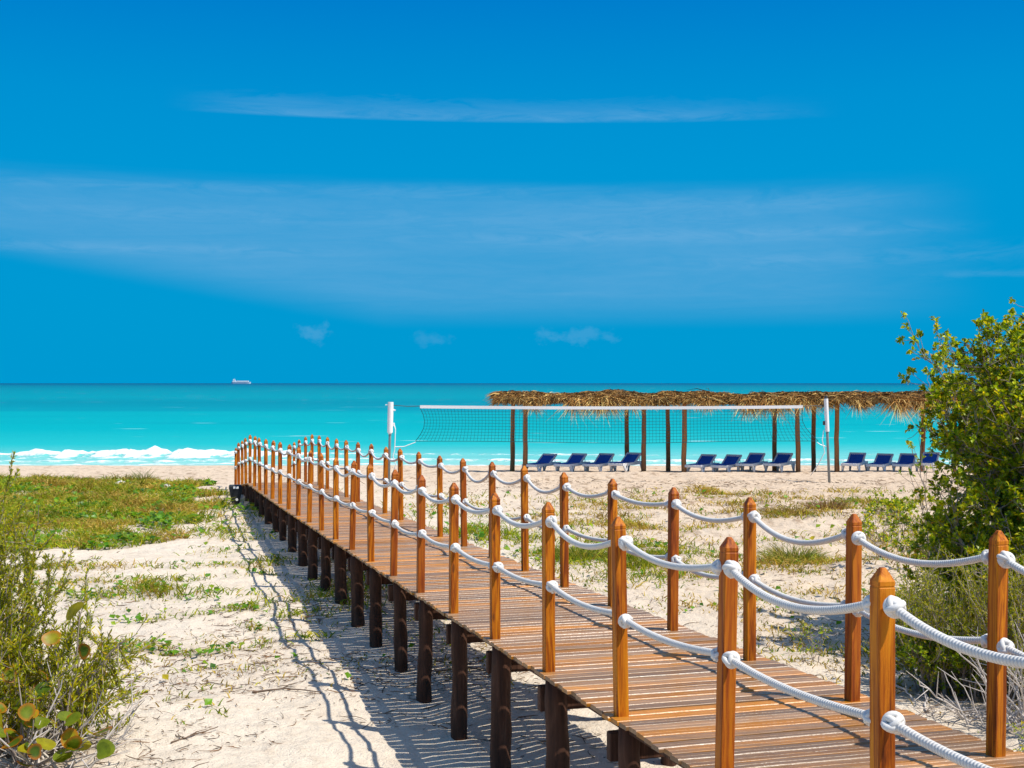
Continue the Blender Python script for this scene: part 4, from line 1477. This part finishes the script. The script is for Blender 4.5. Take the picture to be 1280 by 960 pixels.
# spindly saplings
shrub('sapling', 'spindly sapling with few leaves standing clear of the bush, before the loungers', 'sapling', (5.75, 17.6),
      dict(n_stems=1, height=2.25, spread=.25, lean=(-.25, 0, 0), r0=.010, twigs=9, sub=1, base_r=.1, twig_len=.5, wander=.12, h_var=.2, low=.3),
      dict(per=6, L=.075, Wd=.042, cols=GREEN, wts=[3, 3, 2, 2, .5, .1], keep=1.0))
shrub('small_plant', 'small bright green plant on the sand beyond the right rail', 'plant', (7.3, 24.6),
      dict(n_stems=10, height=.34, spread=.45, r0=.008, twigs=5, sub=1, base_r=.25, twig_len=.22, wander=.15, h_var=.5, low=.2),
      dict(per=9, L=.07, Wd=.04, cols=GREEN, wts=[3, 4, 3, 1, .5, .1]))
shrub('small_plant', 'little upright weed with few leaves beside the right walkway edge', 'plant', (2.95, 12.4),
      dict(n_stems=3, height=.50, spread=.20, r0=.005, twigs=5, sub=1, base_r=.05, twig_len=.15, wander=.2, h_var=.4, low=.3),
      dict(per=4, L=.045, Wd=.018, cols=GREEN, wts=[3, 3, 1, 2, 1, .1]))
shrub('small_plant', 'young green shoot on the sand by the lower right post', 'plant', (3.62, 9.0),
      dict(n_stems=5, height=.30, spread=.10, r0=.004, twigs=4, sub=1, base_r=.05, twig_len=.10, wander=.2, h_var=.4, low=.2),
      dict(per=5, L=.035, Wd=.014, cols=GREEN, wts=[2, 4, 4, .5, 1, .1]))


# ------------------------------------------------------------------ grass tufts one can tell apart
def tuft(label, x, y, n, h, r, cols, wts):
    z = gzf(x, y)
    a = rng.random(n) * 6.283; rr = r * np.sqrt(rng.random(n))
    P = np.stack([rr * np.cos(a), rr * np.sin(a), np.zeros(n) - .02], -1)
    lean_ = rng.random(n) * 1.1
    A = np.stack([np.cos(a) * lean_ + rng.normal(size=n) * .2, np.sin(a) * lean_, np.ones(n)], -1)
    h = h * (1.1 - .5 * rr / r)
    me = blades_mesh('grass_tuft', P, A, h * (.45 + .65 * rng.random(n)), .006 + .007 * rng.random(n), .15 + .35 * rng.random(n), palette(n, cols, wts))
    o = link('grass_tuft', me, M_GRASS, None, (x, y, z))
    tag(o, label, 'grass tuft', 'grass tufts on the sand')


GC = [(.14, .20, .015), (.22, .26, .02), (.36, .30, .07), (.42, .31, .10), (.08, .13, .012)]
tuft('tall grass tuft at the seaward rim of the left lawn', -9.75, 33.8, 220, .62, .20, GC, [4, 4, 1, .5, 2])
tuft('bushy olive grass tuft beyond the right rail, left of the tall bush', 4.15, 18.9, 700, .42, .40, GC, [3, 4, 2.5, 2, 1.5])
tuft('green grass tuft seen through the middle of the right rail', .95, 19.0, 520, .36, .42, GC, [4, 4, 1.5, 1, 2])
tuft('second green tuft near the right rail, just right of the first', 1.75, 18.6, 480, .34, .40, GC, [4, 4, 1.2, 1, 2])
tuft('dry brown tuft on the dune before the right shelter', 6.35, 25.8, 360, .42, .36, [(.20, .11, .05), (.32, .20, .09), (.14, .08, .04)], [2, 2, 1])
tuft('straw coloured low tuft on the dune behind the right rail', 5.25, 24.6, 380, .30, .50, [(.30, .20, .08), (.24, .20, .05), (.16, .10, .04)], [2, 2, 1])
tuft('small grass tuft among the pilings under the boardwalk', -1.15, 16.3, 260, .42, .22, GC, [3, 3, 2, 1, 2])

# ------------------------------------------------------------------ low plant cover (nobody could count it)
def scatter(n, xr_, yr_, power=1.0):
    x = xr_[0] + (xr_[1] - xr_[0]) * rng.random(n)
    y = yr_[0] + (yr_[1] - yr_[0]) * rng.random(n)
    return x, y


x, y = scatter(1100000, (-20, 12), (9, 36))
d, g, v = cover(x, y)
spx, spy = np.floor(x / .09), np.floor(y / .09)
tuf = hash2(spx, spy, 7)                                # blades gather in small tufts
keep = rng.random(len(x)) < np.clip(d * np.where(y < 19.5, 1.7, 1.0), 0, 1) * (1 - v * .6) * np.where(tuf > .40, .85, .10)
x, y, d, g = x[keep], y[keep], d[keep], g[keep]
z = ground_z(x, y)
n = len(x)
A = np.stack([rng.normal(size=n) * .45, rng.normal(size=n) * .45, np.ones(n)], -1)
gr = g[:, None] + rng.normal(size=(n, 1)) * .22
dry = np.array([(.44, .32, .05), (.32, .21, .045), (.52, .38, .09)])[rng.integers(3, size=n)]
grn = np.array([(.13, .21, .008), (.24, .30, .010), (.38, .37, .014)])[rng.integers(3, size=n)]
T = np.where(gr > .31, grn, dry) * (.75 + .5 * rng.random((n, 1))) * (1 - .45 * np.clip(fbm(x / .45, y / .5, 197, 2), -.4, .6))[:, None]
clump = fbm(x / .6, y / .7, 191, 2)
Lb = (.055 + .14 * rng.random(n)) * (1 + np.clip(clump, -.4, .8) * 1.3) * (.75 + .4 * np.clip(d, 0, 1.2)) * np.clip(y / 24 + .08, .42, 1.1)
me = blades_mesh('grass', np.stack([x, y, z - .01], -1), A, Lb, .006 + .008 * rng.random(n) + .0003 * y, .2 + .5 * rng.random(n), T)
setting(link('grass', me, M_GRASS), 'stuff')
n_grass = n

x, y = scatter(420000, (-20, 12), (9, 36))
d, g, v = cover(x, y)
runner = np.abs(fbm(x / .8, y / .8, 163, 2))            # runners: leaves sit along wandering lines
keep = rng.random(len(x)) < np.clip(d, 0, 1) * v * np.clip(1.25 - runner * 6, .10, 1) * .75
x, y, g = x[keep], y[keep], g[keep]
n = len(x)
z = ground_z(x, y) + .02 + .07 * rng.random(n) * (y > 19)
az = rng.random(n) * 6.283
A = np.stack([np.cos(az), np.sin(az), .25 + .5 * rng.random(n)], -1)
N = unit(np.array([[.1, -.2, 1]]) + rand_dir(n) * .55)
T = palette(n, [(.08, .22, .008), (.13, .29, .010), (.22, .33, .012), (.38, .32, .015), (.045, .13, .010)], [4, 4, 3, .7, 1.5])
Lv = (.055 + .045 * rng.random(n)) * np.where(y > 19.5, 1.35, 1.0)
me = leaves_mesh('ground_cover', np.stack([x, y, z], -1), A, N, Lv, Lv * .85, T, fold=.12, wide=.5)
setting(link('ground_cover', me, M_LEAF), 'stuff')
print('grass', n_grass, 'vine', n)

# ------------------------------------------------------------------ beach litter: twigs, bark and dry stalks
VV = []; FF = []; TT = []; k = 0
for q in range(15000):
    if rng.random() < .45:
        yy = 7 + 9 * rng.random(); xx = rng.uniform(-.42, .05) * yy - .2
    elif rng.random() < .85:
        yy = 9 + 30 * rng.random() ** 1.05; xx = rng.uniform(-.05, .40) * yy
    else:
        yy = 6 + 30 * rng.random(); xx = rng.uniform(-.45, .45) * yy
    if fbm(np.array([xx / 1.3]), np.array([yy / .8]), 171, 2)[0] < rng.uniform(-.30, .35): continue
    zz = gzf(xx, yy)
    a = rng.random() * 6.283
    L_ = (.022 + .15 * rng.random() ** 3.2) * (1 + .03 * yy)
    t = np.linspace(-.5, .5, 5)[:, None]
    Q = np.array([xx, yy, zz + .012]) + np.array([math.cos(a), math.sin(a), rng.normal() * .22]) * L_ * t + np.array([-math.sin(a), math.cos(a), .4]) * L_ * rng.normal() * .55 * (t ** 2 - .1)
    V_, F_ = tube(Q, (.0012 + .0022 * rng.random()) * (.7 + .05 * yy) * np.array([.5, 1, 1, .9, .4]), 4)
    VV.append(V_); FF.append(F_ + k); k += len(V_)
    c = np.array([(.075, .045, .028), (.15, .10, .065), (.28, .21, .15), (.22, .12, .06)])[rng.integers(4)]
    TT.append(np.tile(c, (len(V_), 1)))
me = np_mesh('debris', np.concatenate(VV), np.concatenate(FF), np.concatenate(TT))
setting(link('debris', me, M_TWIG), 'stuff')


def stick(label, pts, r):
    P = np.array([(x_, y_, gzf(x_, y_) + h_ + r) for (x_, y_, h_) in pts])
    t = np.linspace(0, 1, 14)
    u = np.linspace(0, 1, len(P))
    Q = np.stack([np.interp(t, u, P[:, j]) for j in range(3)], -1)
    Q[:, :2] += np.cumsum(rng.normal(size=(14, 2)), 0) * r * .6
    o = MB(); ori = P[0]
    o.tube(Q - ori, np.linspace(r, r * .5, 14), 7, (.17, .12, .085))
    q = Q[6] - ori
    o.tube([q, q + np.array([.05, .06, .02]), q + np.array([.12, .10, .03])], [r * .6, r * .5, r * .3], 6, (.17, .12, .085))
    ob = o.build('stick', M_TWIG, None, smooth=True, loc=tuple(ori))
    tag(ob, label, 'stick', 'sticks lying on the sand')


stick('grey brown stick lying right of the arching spray', [(-2.52, 9.5, .0), (-2.40, 9.62, .01), (-2.24, 9.86, .02)], .007)
stick('short forked dark stick on bare sand, lower left', [(-2.35, 8.75, 0), (-2.2, 8.72, .02), (-1.98, 8.80, 0)], .007)
stick('long dry stick beside the reddish weed heap on the left sand', [(-2.25, 11.1, 0), (-1.95, 11.15, .01), (-1.6, 11.05, 0)], .009)
stick('crooked stick among the pilings in the shade', [(-.72, 12.0, 0), (-.45, 12.1, .02), (-.15, 12.0, 0)], .010)
stick('thin pale stick on the sand below the right rail', [(3.15, 10.2, 0), (3.4, 10.45, .01), (3.62, 10.75, 0)], .007)

# ------------------------------------------------------------------ small odd things
def pebble(name, label, x, y, s, mat, cat, sz=.6, group=None):
    m = MB()
    n1, n2 = 10, 7
    V = []; F = []
    for i in range(n2):
        ph = math.pi * (i + .5) / n2
        for j in range(n1):
            th = j * 6.283 / n1
            r_ = s * (1 + .28 * rng.normal() * .6)
            V.append((r_ * math.sin(ph) * math.cos(th), r_ * math.sin(ph) * math.sin(th) * .8, r_ * sz * math.cos(ph)))
    for i in range(n2 - 1):
        for j in range(n1): F.append((i * n1 + j, i * n1 + (j + 1) % n1, (i + 1) * n1 + (j + 1) % n1, (i + 1) * n1 + j))
    F += [tuple(range(n1))[::-1], tuple(range((n2 - 1) * n1, n2 * n1))]
    m.add(V, F)
    o = m.build(name, mat, None, smooth=False, loc=(x, y, gzf(x, y) + s * sz * .45))
    tag(o, label, cat, group)


pebble('rock', 'whitish rock at the seaward rim of the lawn', -9.85, 32.2, .16, M_ROCK, 'rock', .6, 'pale rocks by the lawn')
pebble('rock', 'smaller pale rock right of the whitish one, near the walkway end', -8.2, 30.4, .12, M_ROCK, 'rock', .6, 'pale rocks by the lawn')
# scrap of pink plastic: a crumpled strip
m = MB()
t = np.linspace(0, 1, 7)
V = []
for q in t: V += [(.30 * q - .15, .03 * math.sin(q * 9), .03 + .02 * math.sin(q * 13)), (.30 * q - .15, .10 + .02 * math.sin(q * 7), .02 + .025 * math.cos(q * 8))]
V += [(a_, b_, c_ - .006) for (a_, b_, c_) in V]
F = [(2 * q, 2 * q + 2, 2 * q + 3, 2 * q + 1) for q in range(6)] + [(14 + 2 * q, 15 + 2 * q, 17 + 2 * q, 16 + 2 * q) for q in range(6)]
m.add(V, F)
o = m.build('plastic_scrap', M_PINK, None, loc=(5.55, 18.15, gzf(5.55, 18.15)))
tag(o, 'scrap of bright pink plastic on the shaded sand', 'litter')
# dark box by the far end of the deck
X, Y, Z, a = path(CREST + .25, -.28)
e = empty('utility_box', (X, Y, gzf(X, Y)), a)
tag(e, 'small dark tapered box with a white label beside the far deck end', 'box')
m = MB()
V = []
for (z_, wx_, wy_) in ((0, .08, .08), (.05, .08, .08), (.34, .13, .12), (.40, .13, .12), (.42, .11, .10)):
    V += [(-wx_, -wy_, z_), (wx_, -wy_, z_), (wx_, wy_, z_), (-wx_, wy_, z_)]
F = [(q * 4 + e_, q * 4 + (e_ + 1) % 4, q * 4 + 4 + (e_ + 1) % 4, q * 4 + 4 + e_) for q in range(4) for e_ in range(4)] + [(3, 2, 1, 0), (16, 17, 18, 19)]
m.add(V, F); m.build('body', M_BLACK, e)
m = MB(); m.box((0, -.125, .37), (.11, .012, .045), None, .003); m.build('label_plate', M_WHITE, e)
m = MB(); m.tube([(.02, -.08, .12), (.02, -.110, .12)], .028, 14); m.build('socket', M_WHITE, e)
